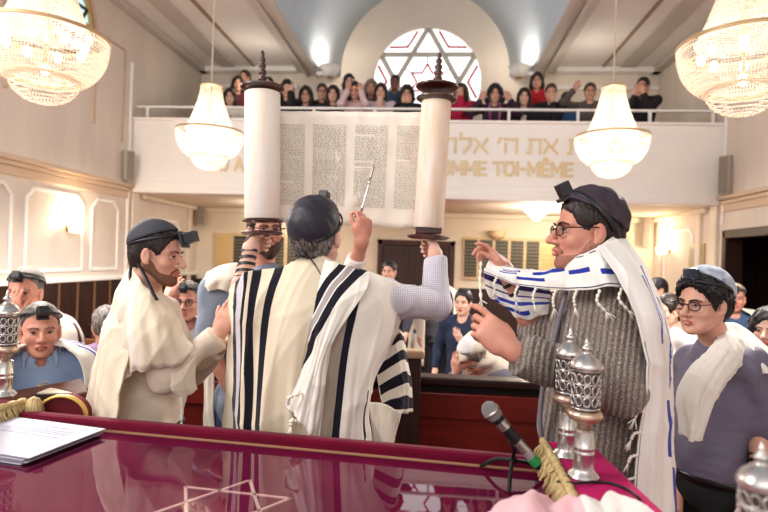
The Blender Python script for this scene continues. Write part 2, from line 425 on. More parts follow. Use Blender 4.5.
def hand_solid(S, w, D, N, T, s=1.0, curl=(.4, .5, .35), curls=None, thumb=(.55, .75, .35), spread=.05):
    """w wrist, D finger direction, N direction the palm faces (fingers curl towards it), T thumb side"""
    D = unit(D); T = unit(np.array(T, float) - (np.array(T, float) @ D) * D); N0 = np.array(N, float); N = np.cross(D, T); N = N if N @ N0 > 0 else -N
    M = np.array([D, T, N]); w = np.array(w, float); L = lambda d, t, n: w + s * (D * d + T * t + N * n)
    S.ell(L(.048, .0, 0), np.array([.052, .041, .0165]) * s, M, k=.012 * s)
    S.box(L(.055, 0, 0), np.array([.038, .036, .0125]) * s, M, rad=.011 * s, k=.012 * s)
    S.cap(L(.018, .016, .006), L(.046, .034, .012), .0165 * s, .013 * s, k=.012 * s)
    lens = (.074, .082, .076, .060); offs = (.0285, .0095, -.0095, -.0275); rad = (.0088, .0090, .0086, .0076)
    for i in range(4):
        cu = curls[i] if curls else curl; p = L(.088 - .004 * abs(i - 1), offs[i], 0); a = 0; ln = lens[i] * s
        base = unit(D + T * spread * (1.2 - i))
        for j, fr in enumerate((.46, .30, .24)):
            a += cu[j]; dr = base * math.cos(a) + N * math.sin(a); q = p + dr * ln * fr
            S.cap(p, q, rad[i] * s * (1 - .08 * j), rad[i] * s * (.93 - .08 * j), k=.005 * s); p = q
    p = L(.046, .034, .012); t0, t1, t2 = thumb
    dr = unit(D * t1 + T * t0 + N * t2); q = p + dr * .036 * s; S.cap(p, q, .0115 * s, .010 * s, k=.006 * s)
    dr2 = unit(dr + D * .35 + N * .25); S.cap(q, q + dr2 * .028 * s, .0102 * s, .0085 * s, k=.005 * s)
def eyes(f, parent, iris='#2b1b12', closed=False, r=.0115):
    for y in (-1, 1):
        c = f(.0775, y * .032, .003)
        if closed: continue
        m = MB().ell(f(.0795, y * .032, .0015), np.array([r * .95, r * .92, r * .42]) * f.s, 14, 10, f.M).build('eye', mat('eye_white', '#d9cdc4', .3), parent, True)
        MB().ell(f(.0862, y * .0315, .002), np.array([.0050, .0060, .0046]) * f.s, 12, 8, f.M).build('iris', mat('iris' + iris, iris, .15), m, True)
        MB().tube(smooth_path([f(.0865, y * .0215, .0025), f(.0915, y * .032, .0078), f(.083, y * .0435, .0035)], 5), np.array([.0012] + [.0022] * 9 + [.0012]) * f.s, 6).build('eyelashes', mat('lash_dark', '#2b1c17', .6), parent, True)
def brows(f, parent, m, th=.0045):
    for y in (-1, 1):
        MB().tube(smooth_path([f(.0965, y * .012, .020), f(.094, y * .032, .027), f(.080, y * .052, .021)], 5), [th * f.s * q for q in np.linspace(1, .6, 11)], 8, flat=.6).build('eyebrow', m, parent, True)
def lips(f, parent, m):
    S = Solid()
    for y in (-1, 1):
        S.cap(f(.0945, y * .021, -.0610), f(.1028, y * .004, -.0575), .0036 * f.s, .0053 * f.s, k=.004)
        S.cap(f(.0925, y * .019, -.0662), f(.1008, 0, -.0695), .0039 * f.s, .0058 * f.s, k=.004)
    S.cap(f(.1035, .016, -.0632), f(.1035, -.016, -.0632), .0018 * f.s, .0018 * f.s, k=.002, op='s')
    return S.build('lips', .002, m, parent)
def short_hair(f, parent, m, h=.005, thick=.008, line=.03, back=-.07, noise=.002, name='hair', sideburn=-.03):
    c = f.s; S = Solid(); M = f.M
    S.ell(f(-.014, 0, .046), (np.array([.098, .077, .086]) + thick) * c, M, k=0)
    S.ell(f(-.05, 0, -.01), (np.array([.06, .068, .07]) + thick * .5) * c, M, k=.03 * c)
    S.ell(f(.135, 0, -.03), np.array([.135 - line, .14, .125]) * c, M, k=.015 * c, op='s')
    for y in (-1, 1): S.ell(f(.004, y * .085, -.012), np.array([.026, .03, .036]) * c, M, k=.008 * c, op='s')
    S.half(f(0, 0, back), -f.z)
    S.noise = wrinkles(noise, 9, 3, f.z)
    return S.build(name, h, m, parent)
def long_hair(f, parent, m, h=.009, length=.24, vol=.0, curly=0, part=0.0):
    c = f.s; S = Solid(); M = f.M
    S.ell(f(-.016, 0, .05), np.array([.107 + vol, .088 + vol, .093 + vol]) * c, M, k=0)
    for y in (-1, 1):
        S.cap(f(.012, y * (.070 + vol * .5), .04), f(.0, y * (.082 + vol), -length * .55), (.030 + vol * .5) * c, (.036 + vol) * c, k=.03 * c)
        S.cap(f(.0, y * (.082 + vol), -length * .55), f(.012, y * .085, -length), (.036 + vol) * c, .016 * c, k=.02 * c)
        S.cap(f(-.06, y * .04, .02), f(-.07, y * .05, -length * .9), (.05 + vol) * c, .035 * c, k=.03 * c)
    S.ell(f(.115, part, -.035), np.array([.085, .058, .112]) * c, M, k=.015 * c, op='s')
    S.noise = wrinkles(.004 + curly, 3.5, 5, f.z)
    return S.build('hair', h, m, parent)
def kippah(f, parent, m, axis=(-.35, 0, 1), cut=.55, thick=.014, name='kippah', h=.004, ridge=0):
    c = f.s; S = Solid(); S.ell(f(-.014, 0, .046), (np.array([.098, .077, .086]) + thick) * c, f.M, k=0)
    ax = f.d(*axis); ax = unit(ax); S.half(f(-.014, 0, .046) + ax * .09 * c * cut, -ax, k=.006)
    if ridge: S.noise = wrinkles(ridge, 3, 8, ax)
    return S.build(name, h, m, parent)
def head_strap(f, parent, m, normal=(.42, 0, 1), lift=.035, width=.011, thick=.016, h=.0035):
    """leather strap ring round the skull"""
    c = f.s; S = Solid(); S.ell(f(-.014, 0, .046), (np.array([.098, .077, .086]) + thick) * c, f.M, k=0); n = unit(f.d(*normal)); p = f(-.014, 0, .046 + lift)
    S.ell(f(-.014, 0, .046), (np.array([.098, .077, .086]) + thick - .006) * c, f.M, k=.001, op='s')
    S.half(p + n * width * c * .5, n, .001); S.half(p - n * width * c * .5, -n, .001)
    return S.build('tefillin_strap', h, m, parent)
def tefillin_box(f, at, parent, m, tilt=(1, 0, .8), s=1.0):
    z = unit(f.d(*tilt)); y = f.y; x = np.cross(y, z); M = np.array([x, y, z]); p = f(*at); k = f.s * s
    b = MB().box(p, np.array([.052, .046, .010]) * k, M).build('tefillin_base', m, parent, bevel=.002)
    MB().box(p + z * .024 * k, np.array([.034, .034, .038]) * k, M).build('tefillin_box', m, parent, bevel=.002); return b
def spectacles(f, parent, m, w=.0195, hh=.016, tilt=0, lens=True, z0=.002):
    g = MB(); Ls = []
    for y in (-1, 1):
        ring = []
        for j in range(20):
            a = 2 * PI * j / 20; ca, sa = math.cos(a), math.sin(a); q = (abs(ca) ** 2.6 + abs(sa) ** 2.6) ** (-1 / 2.6)
            ring.append(f(.106 - .010 * abs(.033 + w * ca * q) / .05, y * (.033 + w * ca * q), z0 + hh * sa * q))
        g.tube(ring, .0022 * f.s, 6, closed=True); g.tube([f(.0965, y * .053, z0 + .006), f(.09, y * .078, z0 + .008), f(0, y * .084, z0 + .012)], .0022 * f.s, 6)
        Ls.append(MB().prism(ring, f.x * .001))
    g.tube([f(.104, -.014, z0 + .004), f(.108, 0, z0 + .007), f(.104, .014, z0 + .004)], .0022 * f.s, 6)
    o = g.build('eyeglasses', m, parent, True)
    for L in Ls if lens else (): L.build('lens', glass('lens_glass', '#fbfdff', 1.35), o)
    return o
SKIN = lambda n='skin', hx='#d79f83', hx2='#c98a6e': mat(n, hx, .5, spec=.35, hex2=hx2, nscale=14, sss=.12)
# ------------------------------------------------------------ the room
XL, XR, YB, YF, ZC, XC = -4.85, 4.10, 11.0, 8.5, 5.68, -.33
SOF, GAL, PAR, RAIL = 2.87, 3.12, 4.06, 4.28
M_wall = mat('wall_cloth', '#e1d5c9', .9, noise=.10, nscale=3, stretch=(1, 1, .25), bump=.08, bscale=60)
M_plaster = mat('cream_plaster', '#e6d9c9', .85, noise=.05, nscale=2.5)
M_white = mat('white_paint', '#f5f1ed', .6, noise=.03, nscale=4)
M_back = mat('ochre_plaster', '#e9ddc8', .85, noise=.06, nscale=2)
M_gold = mat('gold_letters', '#ead6b0', .55, metal=.1, noise=.15, nscale=30)
M_wood_dk = mat('dark_wood', '#3b211a', .45, hex2='#24130f', nscale=6, stretch=(6, 6, .6), bump=.1)
M_wood_or = mat('orange_wood', '#8a5230', .5, hex2='#6b3b22', nscale=8, stretch=(1, 6, 6))
M_carpet = mat('red_carpet', '#8f3a2e', .95, noise=.25, nscale=40, bump=.2)
M_ceil = mat('ceiling_plaster', '#e9e2dd', .9, noise=.05, nscale=2)
M_vault = mat('pale_blue_vault', '#cbd6e0', .85, noise=.08, nscale=1.2)
M_grey = mat('loudspeaker_grey', '#a39a90', .6)
M_stone = mat('window_stone', '#b9b2a6', .8)
M_redlead = mat('red_glass', '#c43a44', .4)
structure(MB().slab((XL, -2, -.1), (XR, YB + .2, 0)).build('floor', M_carpet))
structure(MB().slab((XL - .2, -1.5, -.1), (XL, YB + .2, 6.2)).build('wall_left', M_wall))
# right wall, with the opening of the dark doorway
DY0, DY1, DZ = 5.2, 8.37, 2.48
structure(MB().slab((XR, -1.5, 0), (XR + .2, DY0, 6.2)).slab((XR, DY1, 0), (XR + .2, YB + .2, 6.2)).slab((XR, DY0, DZ), (XR + .2, DY1, 6.2)).build('wall_right', M_wall))
structure(MB().slab((XR + .2, DY0 - .5, -.1), (XR + 1.8, DY1 + .5, 0)).slab((XR + 1.8, DY0 - .5, 0), (XR + 1.9, DY1 + .5, 2.9)).slab((XR + .2, DY0 - .6, 0), (XR + 1.8, DY0 - .5, 2.9)).slab((XR + .2, DY1 + .5, 0), (XR + 1.8, DY1 + .6, 2.9)).slab((XR + .2, DY0 - .5, 2.9), (XR + 1.8, DY1 + .5, 3)).build('wall_lobby', M_wood_dk))
structure(MB().slab((XL, YB, 0), (XR, YB + .2, SOF + .1)).build('wall_back', M_back))
# gallery back wall with round-arched tympanum
AR, VR = 1.64, 2.04
up = MB().slab((XL, YB, SOF + .1), (XR, YB + .2, ZC))
arc = [(XC + AR * 1.02 * math.cos(a), YB, ZC + AR * 1.02 * math.sin(a)) for a in np.linspace(0, PI, 41)]
up.prism(arc, (0, .2, 0)); structure(up.build('wall_gallery', M_plaster))
# ceiling: two flat sides, barrel vault between, narrowing to the arch
cl = MB()
for s in (-1, 1):
    x0 = XC + s * 2.45; x1 = XL if s < 0 else XR
    cl.slab((min(x0, x1), -1.5, ZC), (max(x0, x1), YB, ZC + .15))
structure(cl.build('ceiling', M_ceil))
vb = MB(); vs = []; na = 48
secs = [(-1.5, VR), (10.1, VR), (10.35, VR - .06), (YB + .02, AR)]
for Y, r in secs:
    for a in np.linspace(-.05, PI + .05, na): vs.append((XC + r * math.cos(a), Y, ZC - .05 + r * math.sin(a)))
vf = [(i * na + j, i * na + j + 1, (i + 1) * na + j + 1, (i + 1) * na + j) for i in range(3) for j in range(na - 1)]
vb.add(vs, vf); vo = vb.build('ceiling_vault', M_vault, smooth=True); structure(vo)
sd = vo.modifiers.new('thickness', 'SOLIDIFY'); sd.thickness = .06; sd.offset = 1
for s in (-1, 1):   # stepped cornice beside the vault, ceiling ribs, cove
    t = MB(); x = XC + s * VR
    for k, (a, b, z0) in enumerate(((.0, .10, 5.50), (.10, .24, 5.56), (.24, .30, 5.52), (.30, .46, 5.60))):
        xa, xb = x + s * a, x + s * b; t.slab((min(xa, xb), -1.5, z0), (max(xa, xb), YB, ZC + .12))
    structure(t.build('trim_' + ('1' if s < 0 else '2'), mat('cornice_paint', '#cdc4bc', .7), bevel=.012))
    t = MB(); xo = XL if s < 0 else XR; xi = XC + s * 2.5
    t.slab((min(xo, xi), YB - .22, ZC - .10), (max(xo, xi), YB, ZC)); t.slab((min(xo, xi), YB - .08, 5.28), (max(xo, xi), YB, 5.36))
    structure(t.build('trim_' + ('3' if s < 0 else '4'), M_white, bevel=.02))
    t = MB(); xm = XC + s * 3.35; t.slab((xm - .025, -1.5, ZC - .03), (xm + .025, YB - .25, ZC))
    structure(t.build('trim_' + ('5' if s < 0 else '6'), mat('lamp_rail', '#9a7f6c', .6)))
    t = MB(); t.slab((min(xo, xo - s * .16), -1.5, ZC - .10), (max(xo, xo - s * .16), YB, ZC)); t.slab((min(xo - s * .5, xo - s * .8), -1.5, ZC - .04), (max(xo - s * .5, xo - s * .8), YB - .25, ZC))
    structure(t.build('trim_' + ('7' if s < 0 else '8'), mat('cornice_grey', '#c2b8b0', .8), bevel=.012))  # wall cornice and ceiling band, slightly darker than the vault cornice
# gallery slab, parapet, writing
structure(MB().slab((XL, YF + .25, SOF), (XR, YB, GAL)).build('floor_gallery', M_back))
pb = MB().slab((XL, YF, SOF), (XR, YF + .25, PAR)).slab((XL, YF - .04, SOF), (XR, YF, SOF + .10)).slab((XL, YF - .02, SOF + .10), (XR, YF, SOF + .18)).slab((XL, YF - .05, PAR - .04), (XR, YF + .28, PAR))
structure(pb.build('wall_parapet', M_white, bevel=.008))
rl = empty('railing', (XC, YF + .12, PAR), 'white metal handrail on thin posts along the top of the gallery parapet', 'railing')
MB().slab((XL, YF + .09, RAIL - .035), (XR, YF + .15, RAIL)).build('handrail', M_white, rl, bevel=.008)
xp = [onY(u, 110, YF + .12)[0] for u in (148, 197, 246, 314, 375, 440, 509, 578, 650, 713)]
for x in xp: MB().slab((x - .02, YF + .10, PAR), (x + .02, YF + .14, RAIL - .03)).build('post', M_white, rl)
ST = {'T': (.8, [(0, 1, .8, 1), (.4, 1, .4, 0)]), 'U': (.8, [(0, 1, 0, .2), (0, .2, .2, 0), (.2, 0, .6, 0), (.6, 0, .8, .2), (.8, .2, .8, 1)]), 'A': (.9, [(0, 0, .45, 1), (.45, 1, .9, 0), (.2, .32, .7, .32)]), 'I': (.1, [(.05, 0, .05, 1)]),
  'M': (1.0, [(0, 0, 0, 1), (0, 1, .5, .35), (.5, .35, 1, 1), (1, 1, 1, 0)]), 'E': (.7, [(0, 0, 0, 1), (0, 1, .7, 1), (0, .5, .6, .5), (0, 0, .7, 0)]), 'R': (.75, [(0, 0, 0, 1), (0, 1, .6, 1), (.6, 1, .72, .75), (.72, .75, .6, .5), (.6, .5, 0, .5), (.35, .5, .75, 0)]),
  'S': (.7, [(.7, 1, .1, 1), (.1, 1, 0, .75), (0, .75, .7, .3), (.7, .3, .6, 0), (.6, 0, 0, 0)]), 'O': (.9, [(.2, 0, .7, 0), (.7, 0, .9, .25), (.9, .25, .9, .75), (.9, .75, .7, 1), (.7, 1, .2, 1), (.2, 1, 0, .75), (0, .75, 0, .25), (0, .25, .2, 0)]),
  'N': (.85, [(0, 0, 0, 1), (0, 1, .85, 0), (.85, 0, .85, 1)]), 'P': (.7, [(0, 0, 0, 1), (0, 1, .6, 1), (.6, 1, .7, .75), (.7, .75, .6, .5), (.6, .5, 0, .5)]), 'C': (.8, [(.8, 1, .2, 1), (.2, 1, 0, .75), (0, .75, 0, .25), (0, .25, .2, 0), (.2, 0, .8, 0)]),
  'H': (.8, [(0, 0, 0, 1), (.8, 0, .8, 1), (0, .5, .8, .5)]), '-': (.4, [(0, .5, .4, .5)]), '^': (.7, [(0, 0, 0, 1), (0, 1, .7, 1), (0, .5, .6, .5), (0, 0, .7, 0), (.15, 1.2, .35, 1.38), (.35, 1.38, .55, 1.2)]),
  'a': (1, [(0, 1, 1, 0), (1, 1, .62, .42), (0, 0, .35, .6)]), 't': (1, [(.1, 1, 1, 1), (1, 1, 1, 0), (.22, 1, .22, 0), (0, 0, .22, 0)]), 'h': (1, [(0, 1, 1, 1), (1, 1, 1, 0), (.1, .62, .1, 0)]), 'v': (.4, [(.1, 1, .4, 1), (.4, 1, .4, 0)]),
  'b': (1, [(0, 1, .85, 1), (.85, 1, .85, 0), (0, 0, 1, 0)]), 'l': (.9, [(.1, 1.4, .1, 1), (.1, 1, .9, 1), (.9, 1, .85, .55), (.85, .55, .4, 0)]), 'y': (.35, [(.1, 1, .35, 1), (.35, 1, .35, .55)]), 'K': (.8, [(0, 1, .8, 1), (.8, 1, .8, -.35)]), 'k': (.8, [(0, 1, .8, 1), (.8, 1, .8, 0), (.8, 0, 0, 0)]), "'": (.2, [(.2, 1.05, .05, .75)])}
def lettering(body, xa, xb, z, hgt, w, label, Y):
    """block letters, one mesh each, on the white front between xa and xb"""
    wid = [ST[c][0] + .34 if c != ' ' else .55 for c in body]; sx = (xb - xa) / (sum(wid) - .34); x = xa; r = empty('lettering', (xa, Y, z), label, 'lettering')
    for c, wd in zip(body, wid):
        if c != ' ':
            mb = MB()
            for k, (a, b_, c_, d_) in enumerate(ST[c][1]):
                p = V(x + a * sx, Y - .0008 * k, z + b_ * hgt); q = V(x + c_ * sx, Y - .0008 * k, z + d_ * hgt); d = unit(q - p); n_ = np.cross(d, [0, 1, 0]) * w / 2; p = p - d * w * .5; q = q + d * w * .5
                mb.prism([p - n_, q - n_, q + n_, p + n_], (0, -.005, 0))
            mb.build('letter', M_gold, r)
        x += wd * sx
zl = onY(500, 175, YF)[2]
lettering('TU AIMERAS TON PROCHAIN COMME TOI-M^ME', onY(210, 172, YF)[0], onY(572, 176, YF)[0], zl, .185, .045, 'gold French capitals in one line on the white gallery front', YF - .006)
lettering('Kbbl lkb Kyhla \'h ta tbhav', onY(305, 150, YF)[0], onY(641, 155, YF)[0], zl + .335, .20, .042, 'gold Hebrew line above the French capitals on the white gallery front', YF - .006)
# left wall mouldings
tl = MB()
tl.slab((XL, -1.5, 2.87), (XL + .05, YF, 2.93)).slab((XL, -1.5, 2.93), (XL + .09, YF, 2.99)).slab((XL, -1.5, 2.76), (XL + .025, YF, 2.87))
structure(tl.build('trim_9', mat('moulding_tan', '#cdb49c', .7), bevel=.012))
tl = MB(); tl.slab((XR - .09, -1.5, 2.93), (XR, YF, 2.99)).slab((XR - .05, -1.5, 2.87), (XR, YF, 2.93)).slab((XR - .025, -1.5, 2.76), (XR, YF, 2.87))
structure(tl.build('trim_10', mat('moulding_tan', '#cdb49c', .7), bevel=.012))
def panel(X, y0, y1, z0, z1, s, c=.12, w=.045):
    """octagonal-cornered panel moulding on a side wall; s = +1 left wall, -1 right wall"""
    pts = [(y0, z0), (y1, z0), (y1, z1 - c), (y1 - c, z1), (y0 + c, z1), (y0, z1 - c)]; mb = MB(); n = len(pts)
    for i in range(n):
        a = np.array([X, *pts[i]]); b = np.array([X, *pts[(i + 1) % n]]); d = unit(b - a); nn = np.cross(d, [1, 0, 0]) * w / 2
        mb.prism([a - nn - d * w * .3, b - nn + d * w * .3, b + nn + d * w * .3, a + nn - d * w * .3], (s * .022, 0, 0))
    return mb
k = 1
for y0, y1 in ((3.2, 4.4), (4.7, 5.98), (6.22, 7.3), (7.5, 8.15)):
    structure(panel(XL, y0, y1, 1.66, 2.66, 1).build('trim_%d' % (10 + k), M_white, bevel=.008)); k += 1
for y0, y1 in ((8.95, 10.2), ):
    structure(panel(XL, y0, y1, 1.66, 2.5, 1).build('trim_%d' % (10 + k), M_white, bevel=.008)); k += 1
for y0, y1 in ((9.35, 10.45), ):
    structure(panel(XR, y0, y1, 1.30, 2.58, -1).build('trim_%d' % (10 + k), M_white, bevel=.008)); k += 1
structure(MB().slab((XR - .05, 8.55, 0), (XR, 8.75, SOF)).slab((XR - .05, 9.05, 0), (XR, 9.2, SOF)).slab((XR - .05, 10.6, 0), (XR, 10.75, SOF)).build('trim_%d' % (10 + k), M_plaster, bevel=.01)); k += 1
structure(MB().slab((XL, 8.5, 0), (XL + .05, 8.7, SOF)).slab((XL, 10.55, 0), (XL + .05, 10.7, SOF)).build('trim_%d' % (10 + k), M_plaster, bevel=.01)); k += 1
structure(MB().slab((XL, YF - .12, 1.55), (XL + .03, YF - .08, 4.9)).slab((XR - .03, YF - .10, 2.6), (XR, YF - .06, 5.2)).build('trim_%d' % (10 + k), M_white)); k += 1
# cornice under the gallery along both walls and the back
structure(MB().slab((XL, YB - .12, SOF - .10), (XR, YB, SOF)).slab((XL, YF + .25, SOF - .08), (XL + .12, YB, SOF)).slab((XR - .12, YF + .25, SOF - .08), (XR, YB, SOF)).build('trim_%d' % (10 + k), M_back, bevel=.03)); k += 1
# upper left wall: tall panel outline and two round-headed windows
tp = MB()
for ya, yb, za, zb in ((6.05, 8.2, 5.0, 5.03), (8.17, 8.2, 3.6, 5.0)): tp.slab((XL, ya, za), (XL + .02, yb, zb))
structure(tp.build('trim_%d' % (10 + k), mat('panel_tan', '#c4ab94', .8))); k += 1
def side_window(n, yc, zc, r):
    fr = MB(); circ = lambda q, off=.0: [(XL + off, yc + q * math.cos(w), zc + q * math.sin(w)) for w in np.linspace(0, 2 * PI, 41)]
    for r0, r1, d in ((r, r + .05, .06),):
        a, b = circ(r1), circ(r0)
        for i in range(40): fr.prism([a[i], a[i + 1], b[i + 1], b[i]], (d, 0, 0))
    w = structure(fr.build('window_%d' % n, mat('window_frame_gold', '#b99a62', .5)))
    tr = MB(); r0, r1 = r + .14, r + .21
    a = [(XL, yc + r1 * math.cos(q), zc + r1 * math.sin(q)) for q in np.linspace(0, PI, 25)]; b = [(XL, yc + r0 * math.cos(q), zc + r0 * math.sin(q)) for q in np.linspace(0, PI, 25)]
    for i in range(24): tr.prism([a[i], a[i + 1], b[i + 1], b[i]], (.03, 0, 0))
    for s in (-1, 1): tr.slab((XL, yc + s * (r0 + r1) / 2 - .035, 3.72), (XL + .03, yc + s * (r0 + r1) / 2 + .035, zc))
    tr.build('arched_surround', mat('surround_tan', '#cfb9a6', .8), w)
    MB().prism(circ(r, .008), (.004, 0, 0)).build('pane', emitter('window_daylight_teal', '#bcd9dc', .9), w)
    ld = MB()
    for k_ in range(3):
        for off in (0, PI):
            p, q = (off + k_ * 2 * PI / 3 + PI / 2, off + (k_ + 1) * 2 * PI / 3 + PI / 2); ld.tube([(XL + .02, yc + r * math.cos(p), zc + r * math.sin(p)), (XL + .02, yc + r * math.cos(q), zc + r * math.sin(q))], .022, 6)
    ld.build('lead', mat('lead_dark', '#2c261f', .5), w)
_p = onX(67, 14, XL); side_window(1, _p[1], _p[2], .43); side_window(2, _p[1] - 1.62, _p[2], .43)
# round star window
wc = onY(427, 82, YB - .03); R = 1.07; ring = MB()
def ringpts(r, y, n=64): return [(wc[0] + r * math.sin(2 * PI * i / n), y, wc[2] + r * math.cos(2 * PI * i / n)) for i in range(n)]
a, b = ringpts(R + .05, YB), ringpts(R - .03, YB)
for i in range(64): ring.prism([a[i], a[(i + 1) % 64], b[(i + 1) % 64], b[i]], (0, -.10, 0))
win = structure(ring.build('window_3', M_plaster))
MB().prism(ringpts(R - .02, YB - .02), (0, -.01, 0)).build('pane', emitter('window_daylight', '#ffffff', 1.25), win)
def wp(r, ang): return np.array([wc[0] + r * math.sin(math.radians(ang)), YB - .035, wc[2] + r * math.cos(math.radians(ang))])
bars = MB()
for tri in ((0, 120, 240), (60, 180, 300)):
    for i in range(3): bars.tube([wp(R, tri[i]), wp(R, tri[(i + 1) % 3])], .062, 4, flat=.8)
bars.build('muntin', M_stone, win)
reds = MB()
for i in range(6):
    a0 = i * 60
    reds.tube([wp(R * .33, a0), wp(R * .19, a0 + 30), wp(R * .33, a0 + 60)], .022, 4)
    reds.tube([wp(R * .95, a0 + 12), wp(R * .74, a0 + 30), wp(R * .95, a0 + 48)], .026, 4)
reds.build('red_came', M_redlead, win)
bl = MB()
for i in range(6): bl.tube([wp(R * .33, i * 60), wp(R * .52, i * 60)], .012, 4); bl.tube([wp(R * .74, i * 60 + 30), wp(R, i * 60 + 30)], .006, 4)
bl.build('lead', mat('lead_grey', '#6d6a68', .6), win)
# wainscot
wn = MB().slab((XL, -1.5, 0), (XL + .03, YB, 1.5)); structure(wn.build('baseboard_left', M_wood_dk))
bt = MB()
for y in np.arange(3.0, 10.9, .38): bt.slab((XL + .03, y, .05), (XL + .045, y + .03, 1.5))
structure(bt.build('trim_%d' % (10 + k), mat('batten_wood', '#7a5a44', .5))); k += 1
structure(MB().slab((XL, -1.5, 1.5), (XL + .06, YB, 1.56)).build('trim_%d' % (10 + k), M_white, bevel=.01)); k += 1
DX0, DX1 = onY(378, 245, YB)[0], onY(455, 245, YB)[0]
structure(MB().slab((XL, YB - .03, 0), (DX0 - .1, YB, 1.42)).slab((DX1 + .1, YB - .03, 0), (XR, YB, 1.42)).build('baseboard_back', M_wood_dk))
structure(MB().slab((XR - .03, DY1 + .15, 0), (XR, YB, 1.1)).build('baseboard_right', M_wood_dk))
# back doors
d = MB().slab((DX0, YB - .07, 0), (DX0 + .1, YB, 2.32)).slab((DX1 - .1, YB - .07, 0), (DX1, YB, 2.32)).slab((DX0, YB - .07, 2.22), (DX1, YB, 2.32))
door = structure(d.build('door_1', mat('door_wood', '#4a2b20', .5, hex2='#38201a', nscale=5, stretch=(6, 6, .5)), bevel=.01)); xm = (DX0 + DX1) / 2
for xa, xb in ((DX0 + .1, xm - .005), (xm + .005, DX1 - .1)):
    lf = MB().slab((xa, YB - .04, .01), (xb, YB, 2.22)); w = xb - xa
    for za, zb in ((.2, .95), (1.1, 2.05)): lf.slab((xa + .1, YB - .055, za), (xb - .1, YB - .04, zb))
    lf.build('door_leaf', mat('door_wood'if 0 else 'door_leaf_wood', '#3e231b', .5, hex2='#2c1712', nscale=5, stretch=(6, 6, .5)), door, bevel=.008)
# right doorway: frame and one half-open dark leaf
d = MB().slab((XR - .05, DY1 - .1, 0), (XR + .2, DY1, DZ)).slab((XR - .05, DY0, 0), (XR + .2, DY0 + .1, DZ)).slab((XR - .05, DY0, DZ - .1), (XR + .2, DY1, DZ + .02))
door = structure(d.build('door_2', M_wood_dk, bevel=.012))
lf = MB().slab((XR + .05, 5.4, .02), (XR + .10, 7.3, DZ - .1))
for za, zb in ((.2, 1.1), (1.3, 2.2)): lf.slab((XR + .035, 6.2, za), (XR + .05, 7.15, zb)).slab((XR + .035, 5.55, za), (XR + .05, 6.05, zb))
lf.build('door_leaf', mat('door_leaf_red', '#4a2a20', .4, hex2='#331a14', nscale=5, stretch=(6, 6, .5)), door, bevel=.01)
# platform the reader's table stands on
structure(MB().slab((-3.2, -1.5, 0), (.86, 2.86, .35)).build('floor_platform', M_carpet))
structure(MB().slab((.86, -1.5, 0), (1.75, 2.86, .17)).build('floor_step', M_carpet))
# ------------------------------------------------------------ fittings
def sconce(loc, s, label, axis='x'):
    r = empty('wall_sconce', loc, label, 'wall lamp', 'lit crystal sconces on the side walls'); l = np.array(loc); n = V(s, 0, 0)
    MB().lathe([(.0, 0), (.05, 0), (.055, .01), (.03, .03), (0, .035)], l, n, 16).build('wall_plate', mat('brass', '#b98f4e', .3, metal=.8), r, True)
    MB().tube(smooth_path([l + n * .02, l + n * .08 + V(0, 0, -.05), l + n * .12 + V(0, 0, .0)], 5), .009, 8).build('arm', mat('brass', '#b98f4e'), r, True)
    MB().lathe([(.05, -.06), (.085, -.055), (.11, .06), (.104, .06), (.078, -.045)], l + n * .12, (0, 0, 1), 20).build('shade', mat('sconce_glass', '#ffe6c4', .4, emit=1.6), r, True)
    MB().ell(l + n * .12 + V(0, 0, .02), (.03, .03, .045), 12, 8).build('bulb', emitter('bulb_glow', '#fff0d8', 18), r, True)
    lamp('sconce_light', l + n * .14 + V(0, 0, .13), 16, (1, .78, .52), .05)
p = onX(68, 228, XL); sconce(p, 1, 'lit wall sconce on the pale left wall above the dark wainscot')
p = onX(669, 251, XR); sconce(p, -1, 'lit wall sconce on the right wall beneath the gallery')
def column_speaker(loc, h, w, dirn, label):
    d = unit(dirn); x = np.cross([0, 0, 1], d); M = np.array([x, d, [0, 0, 1]]); c = np.array(loc)
    r = empty('loudspeaker', c, label, 'loudspeaker', 'grey column loudspeakers on the walls')
    MB().box(c + d * .09, (w, .10, h), M).build('cabinet', mat('speaker_box', '#b5aa9e', .6), r, bevel=.012)
    MB().box(c + d * .145, (w * .82, .012, h * .92), M).build('grille', mat('speaker_grille', '#8f867c', .8, bump=.3, nscale=200), r, bevel=.004)
    MB().box(c + d * .02, (.05, .04, .12), M).build('bracket', mat('bracket_steel', '#77706a', .5, metal=.6), r)
p = onX(131, 168, XL); column_speaker((XL, 8.3, p[2]), .46, .15, (1, -.5, 0), 'slim grey loudspeaker high on the left wall beside the gallery end')
p = onX(722, 178, XR); column_speaker((XR, 8.3, p[2]), .55, .15, (-1, -.6, 0), 'slim grey loudspeaker high on the right wall beside the gallery end')
p = onY(212, 214, YB - .05); column_speaker((XL + .12, YB - .12, p[2]), .5, .15, (.6, -1, 0), 'grey loudspeaker in the left rear corner beneath the gallery')
p = onY(640, 232, YB - .05); column_speaker((XR - .15, YB - .15, p[2]), .55, .15, (-.6, -1, 0), 'grey loudspeaker in the right rear corner beneath the gallery')
